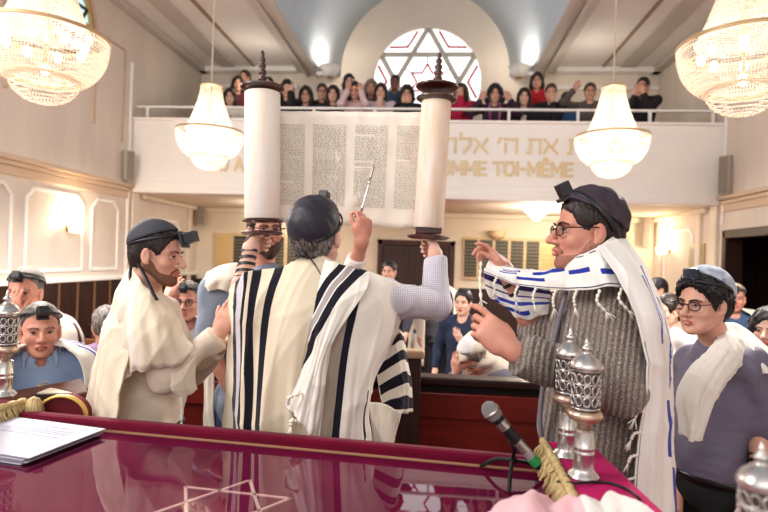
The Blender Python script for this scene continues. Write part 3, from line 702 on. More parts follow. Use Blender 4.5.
def memorial_board(x0, x1, z0, z1, n, label, gap=()):
    r = empty('memorial_board', ((x0 + x1) / 2, YB, z0), label, 'memorial board')
    MB().slab((x0, YB - .06, z0), (x1, YB - .006, z1)).build('backboard', mat('board_wood', '#dcc59b', .5, hex2='#cfb183', nscale=6, stretch=(1, 1, 8)), r, bevel=.008)
    w = (x1 - x0) / n
    for i in range(n):
        a = x0 + i * w + w * .1; b = x0 + (i + 1) * w - w * .1
        if i in gap:
            for zz in np.arange(z0 + .06, z1 - .1, .085): MB().slab((a, YB - .072, zz), (b, YB - .06, zz + .055)).build('name_plate', mat('brass_plate', '#d8b878', .4, metal=.3), r)
            continue
        pn = MB().slab((a, YB - .07, z0 + .05), (b, YB - .06, z1 - .06)).build('dark_panel', mat('board_dark', '#2f2c28', .5), r)
        q = MB()
        for zz in np.arange(z0 + .08, z1 - .09, .066):
            for xx in np.linspace(a + .01, b - .01, 4)[:-1]: q.slab((xx + .004, YB - .075, zz), (xx + (b - a) / 3 - .012, YB - .07, zz + .034))
        q.build('name_plates', mat('plate_dull', '#6f6653', .5, metal=.2), pn)['kind'] = 'stuff'
a = onY(215, 262, YB); b = onY(300, 236, YB); memorial_board(a[0], b[0] + .1, a[2] - .1, b[2] + .02, 5, 'memorial board of dark columns left of the brown doors at the back wall', (0,))
a = onY(462, 279, YB); b = onY(556, 239, YB); memorial_board(a[0], b[0], a[2], b[2], 6, 'memorial board of dark columns right of the brown doors at the back wall', (5,))
a = onY(566, 262, YB); b = onY(628, 236, YB); memorial_board(a[0] + .6, b[0], a[2], b[2], 2, 'small brass memorial board near the right rear corner', (0, 1))
a = onX(690, 269, XR); b = onX(706, 243, XR)
r = empty('picture_frame', (XR, a[1], a[2]), 'small framed document hung right of the sconce under the gallery', 'picture')
y0, y1 = sorted((a[1], b[1])); MB().slab((XR - .03, y0, a[2]), (XR, y1, b[2])).build('frame', mat('frame_tan', '#b39a73', .5), r, bevel=.006)
MB().slab((XR - .034, y0 + .06, a[2] + .05), (XR - .03, y1 - .06, b[2] - .05)).build('sheet', mat('document_grey', '#a8a595', .6, noise=.25, nscale=14), r)
for x, l in ((-3.2, 'left'), (2.5, 'right')): lamp('gallery_fill_' + l, (x, 9.6, 5.0), 9, (1, .9, .76), .3)  # added fill lamps brightening the gallery, hung in mid-air without fixtures
# lamps under the gallery
def ceiling_lamp(px, py, z, s, label, lit=True):
    c = onZ(px, py, z) if not isinstance(px, np.ndarray) else px
    r = empty('ceiling_lamp', c, label, 'ceiling lamp')
    MB().lathe([(0, 0), (.10 * s, 0), (.10 * s, -.02), (0, -.025)], c, n=20).build('canopy', mat('brass', '#b98f4e'), r, True)
    MB().lathe([(.20 * s, -.02), (.205 * s, -.05), (.18 * s, -.10), (.11 * s, -.16), (.09 * s, -.17), (.06 * s, -.22), (0, -.24)], c, n=24).build('glass_bowl', mat('lamp_bowl', '#ffe9cf', .4, emit=2.6), r, True)
    lamp('ceiling_lamp_light', c + V(0, 0, -.4), 26, (1, .89, .72), .15)
ceiling_lamp(537, 206, SOF, 1.0, 'lit glass bowl lamp on the soffit of the gallery above the right memorial board')
c = onY(497, 233, YB); r = empty('wall_sconce', c, 'unlit cream half-bowl sconce on the back wall above the right memorial board', 'wall lamp')
MB().lathe([(.0, -.13), (.10, -.12), (.16, -.05), (.17, .03), (.155, .03), (.1, -.08)], c - V(0, .1, 0), n=20).build('shade', mat('cream_shade', '#e2c79c', .6), r, True)
MB().box(c - V(0, .03, .03), (.08, .06, .1)).build('wall_plate', mat('brass', '#b98f4e'), r)
for x, l in ((-2.9, 'left'), (2.2, 'right')): lamp('soffit_light_' + l, (x, 9.8, 2.55), 24, (1, .9, .74), .15)
# uplights on the springing of the arch
for u, v, s, l in ((330, 72, -1, 'left'), (519, 72, 1, 'right')):
    c = onY(u, v, 10.35); r = empty('arch_uplight', c, 'white half-cone uplight where the arch springs on the %s, aimed at the vault' % l, 'wall lamp')
    MB().lathe([(.06, -.10), (.10, -.09), (.20, .10), (.19, .10), (.09, -.06)], c, n=20).build('shade', mat('uplight_white', '#f3ece4', .5), r, True)
    MB().lathe([(.0, -.125), (.055, -.125), (.062, -.10), (0, -.10)], c, n=16).build('brass_cap', mat('brass', '#b98f4e'), r, True)
    MB().box(c + V(-s * -.16, .1, -.02), (.2, .2, .06)).build('arm', M_white, r)
    lamp('uplight_' + l, c + V(0, 0, .30), 7, (1, .88, .74), .08)
# ------------------------------------------------------------ chandeliers
M_crys = bpy.data.materials.new('crystal_beads'); M_crys.use_nodes = True
_n = M_crys.node_tree.nodes; _l = M_crys.node_tree.links; _b = _n['Principled BSDF']
_b.inputs['Base Color'].default_value = (.95, .88, .80, 1); _b.inputs['Roughness'].default_value = .18
_t = _n.new('ShaderNodeBsdfTranslucent'); _t.inputs[0].default_value = (.95, .88, .79, 1); _x = _n.new('ShaderNodeMixShader'); _x.inputs[0].default_value = .6
_l.new(_b.outputs[0], _x.inputs[1]); _l.new(_t.outputs[0], _x.inputs[2]); _l.new(_x.outputs[0], _n['Material Output'].inputs[0])
M_chbrass = mat('chandelier_brass', '#dcbc95', .35, metal=.5)
def beads(mb, path, r):
    """a string of small faceted beads"""
    path = [np.array(p) for p in path]; seg = [np.linalg.norm(b - a) for a, b in zip(path[:-1], path[1:])]; tot = sum(seg); n = max(2, int(tot / (r * 2.05)))
    cum = np.concatenate([[0], np.cumsum(seg)]); xs = np.linspace(0, tot, n); P3 = np.stack([np.interp(xs, cum, [p[i] for p in path]) for i in range(3)], 1)
    o = np.array([(1, 0, 0), (-1, 0, 0), (0, 1, 0), (0, -1, 0), (0, 0, 1), (0, 0, -1)]) * r
    f = [(0, 2, 4), (2, 1, 4), (1, 3, 4), (3, 0, 4), (2, 0, 5), (1, 2, 5), (3, 1, 5), (0, 3, 5)]
    for p in P3: mb.add(p + o, f)
def chandelier(cx, cy, zr, R, ceil_z, label, n=60, rb=.0075, inner=42):
    r = empty('chandelier', (cx, cy, zr), label, 'chandelier'); k = R / .375; c = V(cx, cy, zr)
    zt = .53 * k; rt = .115 * k
    fr = MB(); ring = [c + V(R * math.cos(a), R * math.sin(a), 0) for a in np.linspace(0, 2 * PI, 49)[:-1]]; fr.tube(ring, .008 * k, 8, closed=True)
    fr.tube([p + V(0, 0, .012 * k) for p in ring], .005, 6, closed=True)
    for rr, z in ((rt, zt), (R * .55, -.285 * k), (R * .52, -.27 * k)): fr.tube([c + V(rr * math.cos(a), rr * math.sin(a), z) for a in np.linspace(0, 2 * PI, 37)[:-1]], .006 * k, 6, closed=True)
    fr.lathe([(0, zt + .04 * k), (rt * .5, zt + .03 * k), (rt, zt), (rt * .9, zt - .01), (0, zt - .005)], c, n=24)
    fr.tube([c + V(0, 0, -.2 * k), c + V(0, 0, zt)], .012, 8)
    fr.build('brass_frame', M_chbrass, r, True)
    MB().tube([c + V(0, 0, zt + .03), V(cx, cy, ceil_z)], .008, 8).build('hanging_rod', mat('rod_cream', '#d9c7b2', .5), r)
    MB().lathe([(0, 0), (.07, 0), (.06, -.05), (.02, -.08), (0, -.08)], (cx, cy, ceil_z), n=20).build('ceiling_rose', M_chbrass, r, True)
    tent = MB(); bowl = MB(); tier = MB()
    for i in range(n):
        a = 2 * PI * i / n; e = V(math.cos(a), math.sin(a), 0)
        tp = []
        for t in np.linspace(0, 1, 14): tp.append(c + e * (rt + (R * .72 - rt) * (t ** 1.7 * .85 + .15 * t)) + V(0, 0, zt + (.02 * k - zt) * t))
        beads(tent, tp, rb * k)
        bp = []
        for t in np.linspace(0, 1, 14):
            w = t * PI / 2 * .66; bp.append(c + e * R * (1 - .42 * t ** 2.2) + V(0, 0, -.30 * k * math.sin(w) / math.sin(PI / 2 * .66)))
        beads(bowl, bp, rb * k)
    for j in range(9):
        t = j / 8; rr = R * .56 * math.cos(t * PI / 2 * .97); z = (-.27 - .17 * math.sin(t * PI / 2)) * k; pts = [c + V(rr * math.cos(a), rr * math.sin(a), z) for a in np.linspace(0, 2 * PI, 33)]
        beads(tier, pts, rb * k * 1.25)
    for j in range(1, 12):
        t = j / 12; rr = rt + (R * .72 - rt) * (t ** 1.7 * .85 + .15 * t); beads(tent, [c + V(rr * math.cos(a), rr * math.sin(a), zt + (.02 * k - zt) * t) for a in np.linspace(0, 2 * PI, 49)], rb * k * .8)
    for j in range(1, 9):       # horizontal bead rows that close the bowl
        t = j / 9; w = t * PI / 2 * .66; rr = R * (1 - .42 * t ** 2.2); z = -.30 * k * math.sin(w) / math.sin(PI / 2 * .66)
        beads(bowl, [c + V(rr * math.cos(a), rr * math.sin(a), z) for a in np.linspace(0, 2 * PI, 49)], rb * k * .8)
    for nm, mb in (('bead_canopy', tent), ('bead_bowl', bowl), ('bead_tier', tier)):
        o = link(nm, mb.mesh(nm), M_crys, r); o['kind'] = 'stuff'
    for i in range(8):
        a = 2 * PI * (i + .4) / 8; q = c + V(.62 * R * math.cos(a), .62 * R * math.sin(a), -.06 * k)
        MB().ell(q, np.array([.026, .026, .036]) * k, 12, 8).build('bulb', emitter('chandelier_bulb', '#fff1dc', 10), r, True)
    MB().ell(c + V(0, 0, -.22 * k), np.array([.03, .03, .036]) * k, 12, 8).build('bulb', emitter('chandelier_bulb', '#fff1dc', 10), r, True)
    lamp('chandelier_light', c + V(0, 0, -.05), inner, (1, .95, .88), .12 * k)
    sl = bpy.data.lights.new('chandelier_downlight', 'SPOT'); sl.energy = 150; sl.color = (1, .95, .88); sl.spot_size = math.radians(168); sl.spot_blend = .5; sl.shadow_soft_size = .12
    so = bpy.data.objects.new('chandelier_downlight', sl); COL.objects.link(so); so.location = c + V(0, 0, -.50 * k)
def at_d(u, v, d): return P(u, v, d)
q = at_d(46, 36, 3.55); chandelier(q[0], q[1], q[2], .365, ZC, 'large bright crystal chandelier at the upper left, nearest the camera', 116, .0073, 7)
q = at_d(744, 45, 3.40); chandelier(q[0], q[1], q[2], .365, ZC, 'large bright crystal chandelier at the upper right, nearest the camera', 116, .0073, 7)
q = at_d(210, 132, 6.55); chandelier(q[0], q[1], q[2], .38, ZC, 'crystal chandelier farther off, in front of the left end of the gallery')
q = at_d(612, 137, 6.05); chandelier(q[0], q[1], q[2], .38, ZC, 'crystal chandelier farther off, in front of the right part of the gallery')
# ------------------------------------------------------------ wooden barrier of the platform and pews
M_maho = mat('mahogany_red', '#7d2119', .4, hex2='#64170f', nscale=4, stretch=(1, 1, 5), coat=.15)
M_maho_dk = mat('barrier_cap', '#2b1512', .35)
br = empty('barrier', (-.6, 2.9, .0), 'low mahogany-red wooden barrier with dark cap behind the standing men', 'barrier')
MB().slab((-1.95, 2.90, 0), (1.25, 2.96, 1.27)).slab((-1.95, 2.885, .36), (1.25, 2.90, .50)).slab((-1.95, 2.885, 1.14), (1.25, 2.90, 1.27)).build('panel', M_maho, br, bevel=.006)
MB().slab((-1.97, 2.87, 1.31), (1.27, 2.99, 1.35)).build('cap_rail', M_maho_dk, br, bevel=.008); MB().slab((-1.95, 2.91, 1.27), (1.25, 2.95, 1.31)).build('slot', mat('slot_dark', '#140c0a', .8), br)
def pew(x0, x1, y, label):
    r = empty('pew', ((x0 + x1) / 2, y, 0), label, 'pew', 'wooden pews in the hall')
    MB().slab((x0, y, .42), (x1, y + .42, .46)).build('seat', M_wood_or, r, bevel=.008); MB().slab((x0, y - .05, .15), (x1, y, .98)).build('backrest', M_wood_or, r, bevel=.01)
    for x in (x0, x1): MB().slab((x - .03, y - .07, 0), (x + .03, y + .46, .72)).slab((x - .03, y - .07, .72), (x + .03, y + .1, 1.0)).build('pew_end', M_wood_dk, r, bevel=.01)
for i, y in enumerate((3.75, 4.75, 5.75, 6.75)):
    w = ('first', 'second', 'third', 'fourth')[i]
    pew(-4.3, -1.5, y, 'long wooden pew on the left of the aisle, %s row behind the barrier' % w)
    pew(.95, 3.7, y, 'long wooden pew on the right of the aisle, %s row behind the barrier' % w)
# ------------------------------------------------------------ people
def ik(s, w, l1, l2, pole):
    s, w = np.array(s, float), np.array(w, float); d = np.linalg.norm(w - s); n = (w - s) / (d + 1e-9)
    if d > (l1 + l2) * .995: w = s + n * (l1 + l2) * .995; d = (l1 + l2) * .995
    a = (l1 * l1 - l2 * l2 + d * d) / (2 * d); hh = math.sqrt(max(l1 * l1 - a * a, 0)); p = np.array(pole, float); p = unit(p - (p @ n) * n)
    return s + n * a + p * hh, w
def skel(f, T=None, ground=0, s=1.0, over=None, width=1.0, seated=False):
    """joints of a figure from its head frame; T = where the chest faces"""
    T = f.x if T is None else np.array(T, float); T = unit([T[0], T[1], 0]); side = np.cross([0, 0, 1], T); z = V(0, 0, 1); J = {}
    J['T'] = T; J['side'] = side; J['s'] = s; J['g'] = ground
    J['neck'] = f(-.03, 0, -.150) if over is None or 'neck' not in over else over['neck']
    if over: J.update(over)
    nk = J['neck']
    J.setdefault('sL', nk + s * (side * .175 * width - z * .055)); J.setdefault('sR', nk + s * (-side * .175 * width - z * .055))
    J.setdefault('chest', nk + s * (-z * .20 - T * .005)); J.setdefault('pel', nk + s * (-z * .56 - T * .02)); J['waist'] = (J['chest'] * .42 + J['pel'] * .58) + T * .01
    for k, q in (('L', 1), ('R', -1)):
        J.setdefault('w' + k, J['s' + k] + s * (-z * .50 + side * q * .07 + T * .10))
        if 'e' + k not in J: J['e' + k], J['w' + k] = ik(J['s' + k], J['w' + k], .285 * s, .255 * s, J.get('pole' + k, side * q * .4 - z - T * .3))
        hip = J['pel'] + side * q * .088 * s - z * .05 * s; J['h' + k] = hip
        if seated: J['k' + k] = hip + T * .42 * s - z * .02; J['a' + k] = V(J['k' + k][0], J['k' + k][1], ground + .07)
        else:
            J['a' + k] = V(hip[0], hip[1], ground + .07) + side * q * .02; J['k' + k] = (hip + J['a' + k]) / 2 + T * .02
    return J
def torso(S, J, r=0, k=.05, belly=0, chest=0):
    s = J['s']; M = np.array([J['T'], J['side'], [0, 0, 1]])
    S.cap(J['sL'], J['sR'], (.062 + r) * s, k=k); S.ell(J['chest'], np.array([.115 + r + chest, .165 + r, .2 + r]) * s, M, k=k)
    S.ell(J['waist'] + J['T'] * belly * .6, np.array([.112 + r + belly, .15 + r + belly * .6, .19 + r]) * s, M, k=k); S.ell(J['pel'], np.array([.115 + r, .162 + r, .13 + r]) * s, M, k=k)
    S.cap(J['neck'] + V(0, 0, -.02), (J['sL'] + J['neck']) / 2 + V(0, 0, -.02), (.055 + r) * s, (.05 + r) * s, k=k); S.cap(J['neck'] + V(0, 0, -.02), (J['sR'] + J['neck']) / 2 + V(0, 0, -.02), (.055 + r) * s, (.05 + r) * s, k=k)
def body(J, f, parent, m, h, hands=None, fine=True, female=False, legs=True, headkw={}):
    S = Solid(); s = J['s']; head_solid(S, f, female, fine=fine, **headkw)
    S.cap(f(-.022, 0, -.05), J['neck'], .053 * f.s, .058 * s, k=.03); torso(S, J, -.02)
    for k in 'LR':
        S.cap(J['s' + k], J['e' + k], .046 * s, .038 * s, k=.03); mid = J['e' + k] * .7 + J['w' + k] * .3
        S.cap(J['e' + k], mid, .037 * s, .0385 * s, k=.02); S.cap(mid, J['w' + k], .0385 * s, .025 * s, k=.02)
        if hands and k in hands:
            D, N, T, kw = hands[k]; S.cap(J['w' + k] - unit(D) * .01, J['w' + k] + unit(D) * .03, .025 * s, .026 * s, k=.02); hand_solid(S, J['w' + k], D, N, T, s=s * kw.pop('hs', 1.0), **kw)
        else: S.ell(J['w' + k] + unit(J['w' + k] - J['e' + k]) * .07, np.array([.035, .035, .06]) * s, k=.02)
        if legs:
            S.cap(J['h' + k], J['k' + k], .075 * s, .052 * s, k=.03); S.cap(J['k' + k], J['a' + k], .05 * s, .035 * s, k=.02); S.cap(J['a' + k], J['a' + k] + J['T'] * .13 - V(0, 0, .035), .035, .03, k=.02)
    return S.build('body', h, m, parent)
def top(J, parent, m, h, r=.006, sleeve=(.92, .92), name='shirt', wr=.003, seed=1, hem=.1, belly=0, k=.045, slack=.008, collar=None, skirt=None, f=None, chest=0, cut=None):
    S = Solid(); s = J['s']; torso(S, J, r, k, belly, chest)
    S.ell(J['pel'] - V(0, 0, hem * .5), np.array([.122 + r + belly * .7, .17 + r, .12 + hem]) * s, np.array([J['T'], J['side'], [0, 0, 1]]), k=.04)
    for kk, t in zip('LR', sleeve):
        a, e, w = J['s' + kk], J['e' + kk], J['w' + kk]
        if t <= 0: q = a + (e - a) * (1 + t); S.cap(a, q, (.056 + slack) * s, (.052 + slack) * s, k=.03); continue
        S.cap(a, e, (.054 + slack) * s, (.046 + slack) * s, k=.03); q = e + (w - e) * (t - .12); S.cap(e, q, (.045 + slack) * s, (.034 + slack) * s, k=.02)
        S.cyl(q - unit(w - e) * .02, e + (w - e) * t, (.034 + slack) * s, k=.008, op='u')
    if skirt is not None:
        S.cap(J['pel'], V(J['pel'][0], J['pel'][1], skirt + .12), .13 * s, .14 * s, k=.05); S.half((0, 0, skirt + .02), (0, 0, -1), .01)
    if f is not None: S.cap(f(-.02, 0, -.02), f(.03, 0, -.14), .06, .05, k=.01, op='s')
    if cut is not None: S.half(J['pel'] + V(0, 0, cut), (0, 0, -1), .006)
    S.noise = wrinkles(wr, 1.0, seed)
    return S.build(name, h, m, parent)
def trousers(J, parent, m, h, name='trousers', belly=0):
    S = Solid(); s = J['s']; M = np.array([J['T'], J['side'], [0, 0, 1]])
    S.ell(J['pel'] - V(0, 0, .02), np.array([.128 + belly * .4, .172, .13]) * s, M, k=.04)
    for k in 'LR':
        S.cap(J['h' + k], J['k' + k], .095 * s, .07 * s, k=.04); a = J['a' + k]; S.cap(J['k' + k], a, .068 * s, .055 * s, k=.03)
    S.noise = wrinkles(.004, .9, 4); o = S.build(name, h, m, parent)
    for k in 'LR':
        a = J['a' + k]; T = J['T']; B = Solid(); B.cap(a - V(0, 0, .03) - T * .03, a - V(0, 0, .035) + T * .15, .038, .036, k=.02); B.half((0, 0, J['g'] + .001), (0, 0, -1), .004)
        B.build('shoe', max(h, .008), mat('shoe_black', '#191617', .35), parent)
    return o
def shirt_collar(f, J, parent, m, rad=1.0, lift=0):
    mb = MB(); n = J['neck'] + V(0, 0, .035 + lift); T = J['T'] * rad; s_ = J['side'] * rad
    for q in (-1, 1):
        a = n - T * .055; pts = [a, n + s_ * q * .062, n + T * .045 + s_ * q * .03 - V(0, 0, .025)]
        path = smooth_path(pts, 5); lo = [p - V(0, 0, .045) + (p - n) * .25 for p in path]
        for i in range(len(path) - 1): mb.prism([path[i], path[i + 1], lo[i + 1], lo[i]], unit(path[i] - n) * .004)
        tip = n + T * .075 + s_ * q * .045 - V(0, 0, .085); mb.prism([path[-1], lo[-1], tip, path[-3]], T * .004)
    return mb.build('collar', m, parent, True)
def straps_on(a, b, parent, m, t0, t1, n, ra, rb, w=.006):
    """leather strap wound round a forearm from a to b"""
    mb = MB(); a, b = np.array(a), np.array(b); ax = unit(b - a); x = unit(np.cross(ax, [0, 0, 1] if abs(ax[2]) < .9 else [1, 0, 0])); y = np.cross(ax, x); steps = n * 18; pts = []
    for i in range(steps + 1):
        t = i / steps; w_ = 2 * PI * n * t; tt = t0 + (t1 - t0) * t; r = ra + (rb - ra) * tt; pts.append(a + (b - a) * tt + r * (x * math.cos(w_) + y * math.sin(w_)))
    vs = []; fs = []
    for i, p in enumerate(pts):
        c = a + ax * ((p - a) @ ax); rd = unit(p - c)
        for (da, dr) in ((-w, 0), (w, 0), (w, .003), (-w, .003)): vs.append(p + ax * da + rd * dr)
    for i in range(len(pts) - 1):
        for j in range(4): fs.append((i * 4 + j, i * 4 + (j + 1) % 4, i * 4 + 4 + (j + 1) % 4, i * 4 + 4 + j))
    return mb.add(vs, fs).build('tefillin_strap', m, parent)
def tassel(path, parent, m, r=.004, name='tassel', knots=3):
    mb = MB(); p = smooth_path(path, 8); n = len(p); mb.tube(p, [r * (1 + .45 * math.sin(i * 1.9)) for i in range(n)], 6)
    d = unit(p[-1] - p[-3])
    for j in range(5):
        e = p[-1] + d * .03 + rng.normal(size=3) * .008; mb.tube([p[-1], e], r * .4, 5)
    return mb.build(name, m, parent, True)
def check_mat(name, base, line, sc):
    m = mat(name, base, .8); nt = m.node_tree; N = nt.nodes; L = nt.links; b = N['Principled BSDF']; tc = N.new('ShaderNodeTexCoord'); prev = None
    for ax in ('X', 'Z'):
        w = N.new('ShaderNodeTexWave'); w.bands_direction = ax; w.inputs['Scale'].default_value = sc / 6.2832; L.new(tc.outputs['Object'], w.inputs[0])
        g_ = N.new('ShaderNodeMath'); g_.operation = 'GREATER_THAN'; g_.inputs[1].default_value = .80; L.new(w.outputs[1], g_.inputs[0])
        if prev is None: prev = g_
        else:
            a = N.new('ShaderNodeMath'); a.operation = 'MAXIMUM'; L.new(prev.outputs[0], a.inputs[0]); L.new(g_.outputs[0], a.inputs[1]); prev = a
    x = N.new('ShaderNodeMix'); x.data_type = 'RGBA'; x.inputs[6].default_value = (*sig(base), 1); x.inputs[7].default_value = (*sig(line), 1); L.new(prev.outputs[0], x.inputs[0]); L.new(x.outputs[2], b.inputs['Base Color']); return m
M_skin = SKIN('skin', '#dcab95', '#cd9580'); M_skin_red = SKIN('skin_ruddy', '#dca08b', '#ca8873'); M_skin_pale = SKIN('skin_pale', '#e2b9a5', '#d6a48f')
M_lip = mat('lip', '#b8665c', .4); M_lip2 = mat('lip_far', '#b0574f', .5)
M_leather = mat('tefillin_leather', '#17151a', .35, spec=.5); M_hair_dk = mat('hair_dark', '#2a1d18', .5, noise=.4, nscale=60, stretch=(1, 1, .2), bump=.3)
M_hair_blk = mat('hair_black', '#19151a', .45, noise=.3, nscale=60, bump=.3); M_hair_grey = mat('hair_grey', '#8d857f', .55, hex2='#3a3230', nscale=90, stretch=(1, 1, .25), bump=.4)
M_hair_brown = mat('hair_brown', '#4a2f22', .5, noise=.3, nscale=50, bump=.3); M_hair_blond = mat('hair_ash', '#8c7460', .55, noise=.3, nscale=50, bump=.3)
M_black = mat('black_cloth', '#1b1a1d', .85, bump=.15, nscale=150); M_trouser = mat('trouser_black', '#17161a', .85)
M_frame = mat('spectacle_frame', '#231a18', .3)
M_wool = mat('tallit_wool', '#ece2d2', .9, spec=.1, sheen=.15, noise=.03, nscale=12, bump=.2, bscale=700)
M_thread = mat('tassel_thread', '#efe8db', .9)

# ============ the man lifting the scroll, seen from behind
CH = 2.42                                                     # distance of the scroll
hl, hr = P(262.5, 241, CH), P(429, 247, CH)                   # the two handles he grips
z = V(0, 0, 1)
per = empty('person', P(320, 440, 2.15) * V(1, 1, 0) + V(0, 0, .35), 'man seen from behind lifting the open scroll, in a black-striped cream prayer shawl', 'person')
f = Frame(P(317, 236, 2.11), (.22, .92, .22), (-.03, -.22, 1), 1.05)
wl, wr = hl + V(-.026, -.078, -.03), hr + V(.028, -.078, -.03)
J = skel(f, (0.05, 1, 0), .35, 1.04, dict(neck=P(315, 271, 2.12), sL=P(258, 297, 2.12), sR=P(386, 299, 2.12), eL=P(238, 303, 2.27), wL=wl, eR=P(437, 305, 2.27), wR=wr, pel=P(320, 420, 2.16), chest=P(319, 335, 2.13)))
body(J, f, per, M_skin_pale, .0042, dict(L=(V(.1, 1, .25), V(1, -.1, 0), z, dict(curl=(1.15, 1.35, .8), thumb=(.5, .6, .75))), R=(V(-.1, 1, .25), V(-1, -.1, 0), z, dict(curl=(1.15, 1.35, .8), thumb=(.5, .6, .75)))))
short_hair(f, per, M_hair_grey, .004, .009, back=-.075, noise=.0035)
M_kip1 = mat('kippah_navy', '#2b2935', .5, noise=.2, nscale=8, bump=.15)
kippah(f, per, M_kip1, (-.75, .05, 1), .12, .018, ridge=.0012)
head_strap(f, per, M_leather, (-.42, 0, 1), -.012, .012, .021)
st = MB(); st.tube(smooth_path([f(-.105, -.01, -.045), f(-.098, -.03, -.075), f(-.10, -.055, -.115), f(-.1, -.07, -.15)], 6), .007, 6, flat=.35); st.tube(smooth_path([f(-.105, .0, -.045), f(-.1, .05, -.075), f(-.06, .075, -.11)], 6), .006, 6, flat=.35)
st.ell(f(-.112, 0, -.045), (.012, .008, .012)); st.build('strap_knot', M_leather, per, True)
tefillin_box(f, (.062, 0, .112), per, M_leather, (.6, 0, 1))
top(J, per, check_mat('check_shirt', '#e4dfe2', '#b9b4cb', 250), .0055, .004, (-.85, .90), wr=.004, seed=3, slack=.012)
trousers(J, per, M_trouser, .010)
straps_on(J['eL'], J['wL'], per, M_leather, .12, .98, 7, .042, .030, .0062)
M_ck = mat('tallit_cream', '#eadcc6', .9)
navy = '#1c1a26'
mA = striped('tallit_navy_a', '#ebdcc2', [(.075, .12, navy), (.12, .155, '#cfc8d2'), (.16, .19, navy), (.222, .285, navy), (.36, .425, navy)])
shawl = sheet('prayer_shawl', [
    [(228, 292, 2.16), (242, 274, 2.05), (262, 269, 2.07), (284, 265, 2.05), (297, 257, 2.03), (314, 253, 2.03), (334, 260, 2.03), (352, 268, 2.06)],
    [(227, 316, 2.18), (239, 304, 2.00), (256, 301, 1.995), (273, 300, 2.01), (292, 292, 2.00), (310, 290, 1.99), (328, 292, 2.0), (346, 300, 2.02)],
    [(227, 352, 2.22), (238, 350, 2.03), (251, 348, 1.98), (266, 347, 1.97), (286, 345, 1.965), (304, 345, 1.965), (321, 345, 1.97), (338, 348, 1.98)],
    [(226, 398, 2.22), (237, 398, 2.02), (249, 398, 1.97), (263, 398, 1.96), (282, 398, 1.955), (298, 398, 1.96), (314, 398, 1.96), (330, 400, 1.97)],
    [(225, 452, 2.22), (236, 455, 2.02), (248, 456, 1.97), (262, 457, 1.96), (281, 458, 1.955), (297, 459, 1.96), (313, 460, 1.96), (330, 461, 1.97)],
    [(225, 520, 2.22), (236, 525, 2.03), (248, 527, 1.98), (262, 528, 1.97), (281, 529, 1.965), (297, 530, 1.97), (313, 530, 1.97), (330, 530, 1.98)]],
    mA, per, 130, 90, .005, [(.011, 4.5, .3, .12, .1), (.005, 9.2, 1.1, .2, .3), (.012, 2.3, 2.2, .3, .0)])
mB = striped('tallit_navy_b', '#f2eadf', [(.16, .30, '#a39486'), (.30, .40, navy), (.80, .86, navy, 0, .42)])
sheet('shawl_right_panel', [
    [(336, 262, 2.03), (352, 266, 2.02), (368, 270, 2.03), (388, 278, 2.05), (404, 287, 2.10), (412, 294, 2.2)],
    [(326, 312, 1.98), (342, 312, 1.965), (357, 312, 1.965), (378, 312, 1.985), (398, 311, 2.06), (404, 312, 2.16)],
    [(318, 350, 1.965), (334, 350, 1.955), (349, 350, 1.955), (365, 350, 1.965), (383, 348, 2.01), (390, 350, 2.1)],
    [(311, 398, 1.96), (327, 398, 1.95), (343, 398, 1.945), (357, 398, 1.95), (367, 396, 1.99), (371, 396, 2.06)],
    [(306, 456, 1.96), (322, 458, 1.95), (338, 459, 1.945), (353, 459, 1.95), (365, 458, 1.98), (370, 457, 2.06)],
    [(306, 530, 1.97), (322, 531, 1.96), (338, 532, 1.955), (353, 532, 1.96), (365, 532, 1.99), (370, 530, 2.06)]],
    mB, shawl, 90, 80, .005, [(.007, 3.5, .8, .15, .12), (.003, 8, .4, .2, .3)])
mC = striped('tallit_navy_c', '#f4eee4', [(.33, .50, navy), (.54, .68, '#aaa0a0'), (.71, .92, navy)])
sheet('shawl_thrown_end', [
    [(325, 259, 2.01), (339, 263, 1.995), (354, 267, 1.99), (371, 272, 2.01)],
    [(318, 284, 1.965), (331, 288, 1.95), (346, 291, 1.945), (366, 290, 1.96)],
    [(312, 318, 1.945), (323, 322, 1.925), (334, 323, 1.92), (348, 318, 1.93)],
    [(306, 352, 1.94), (314, 356, 1.915), (321, 357, 1.91), (330, 352, 1.925)],
    [(296, 382, 1.94), (305, 386, 1.91), (314, 389, 1.905), (325, 392, 1.925)],
    [(284, 407, 1.94), (296, 418, 1.91), (306, 430, 1.905), (316, 444, 1.925)]],
    mC, shawl, 70, 90, .006, [(.006, 2.5, .2, .3, .05), (.003, 6, 1.3, .3, .2)], skew=1.3)
mD = striped('tallit_navy_d', '#efe6d6', [(.02, .16, navy), (.30, .46, navy), (.58, .72, navy), (.84, .93, navy)])
sheet('shawl_front_fall', [
    [(376, 348, 2.17), (398, 330, 2.22), (404, 332, 2.30)],
    [(378, 372, 2.17), (403, 356, 2.22), (409, 360, 2.30)],
    [(381, 396, 2.17), (407, 384, 2.22), (413, 388, 2.30)],
    [(386, 412, 2.17), (404, 414, 2.22), (414, 412, 2.30)]], mat('tallit_diag', '#efe6d6', .9) if 0 else striped('tallit_navy_e', '#efe6d6', [(0, 1.01, navy, .05, .20), (0, 1.01, navy, .34, .48), (0, 1.01, navy, .62, .74), (0, 1.01, navy, .86, .95)]), shawl, 40, 50, .005, [(.004, 3, .2, .2, .1)])
sheet('shawl_corner', [[(368, 402, 2.10), (386, 404, 2.16), (402, 414, 2.2)], [(372, 428, 2.10), (386, 430, 2.14), (398, 430, 2.2)], [(374, 460, 2.1), (382, 462, 2.14), (388, 462, 2.2)]], M_wool, shawl, 24, 24, .005)
for a, b, c in (((288, 404), (289, 398), (293, 396)), ((300, 424), (292, 420), (291, 426))):
    tassel([P(*a, 1.92), P(*b, 1.90), P(*c, 1.90)], shawl, M_thread, .006)

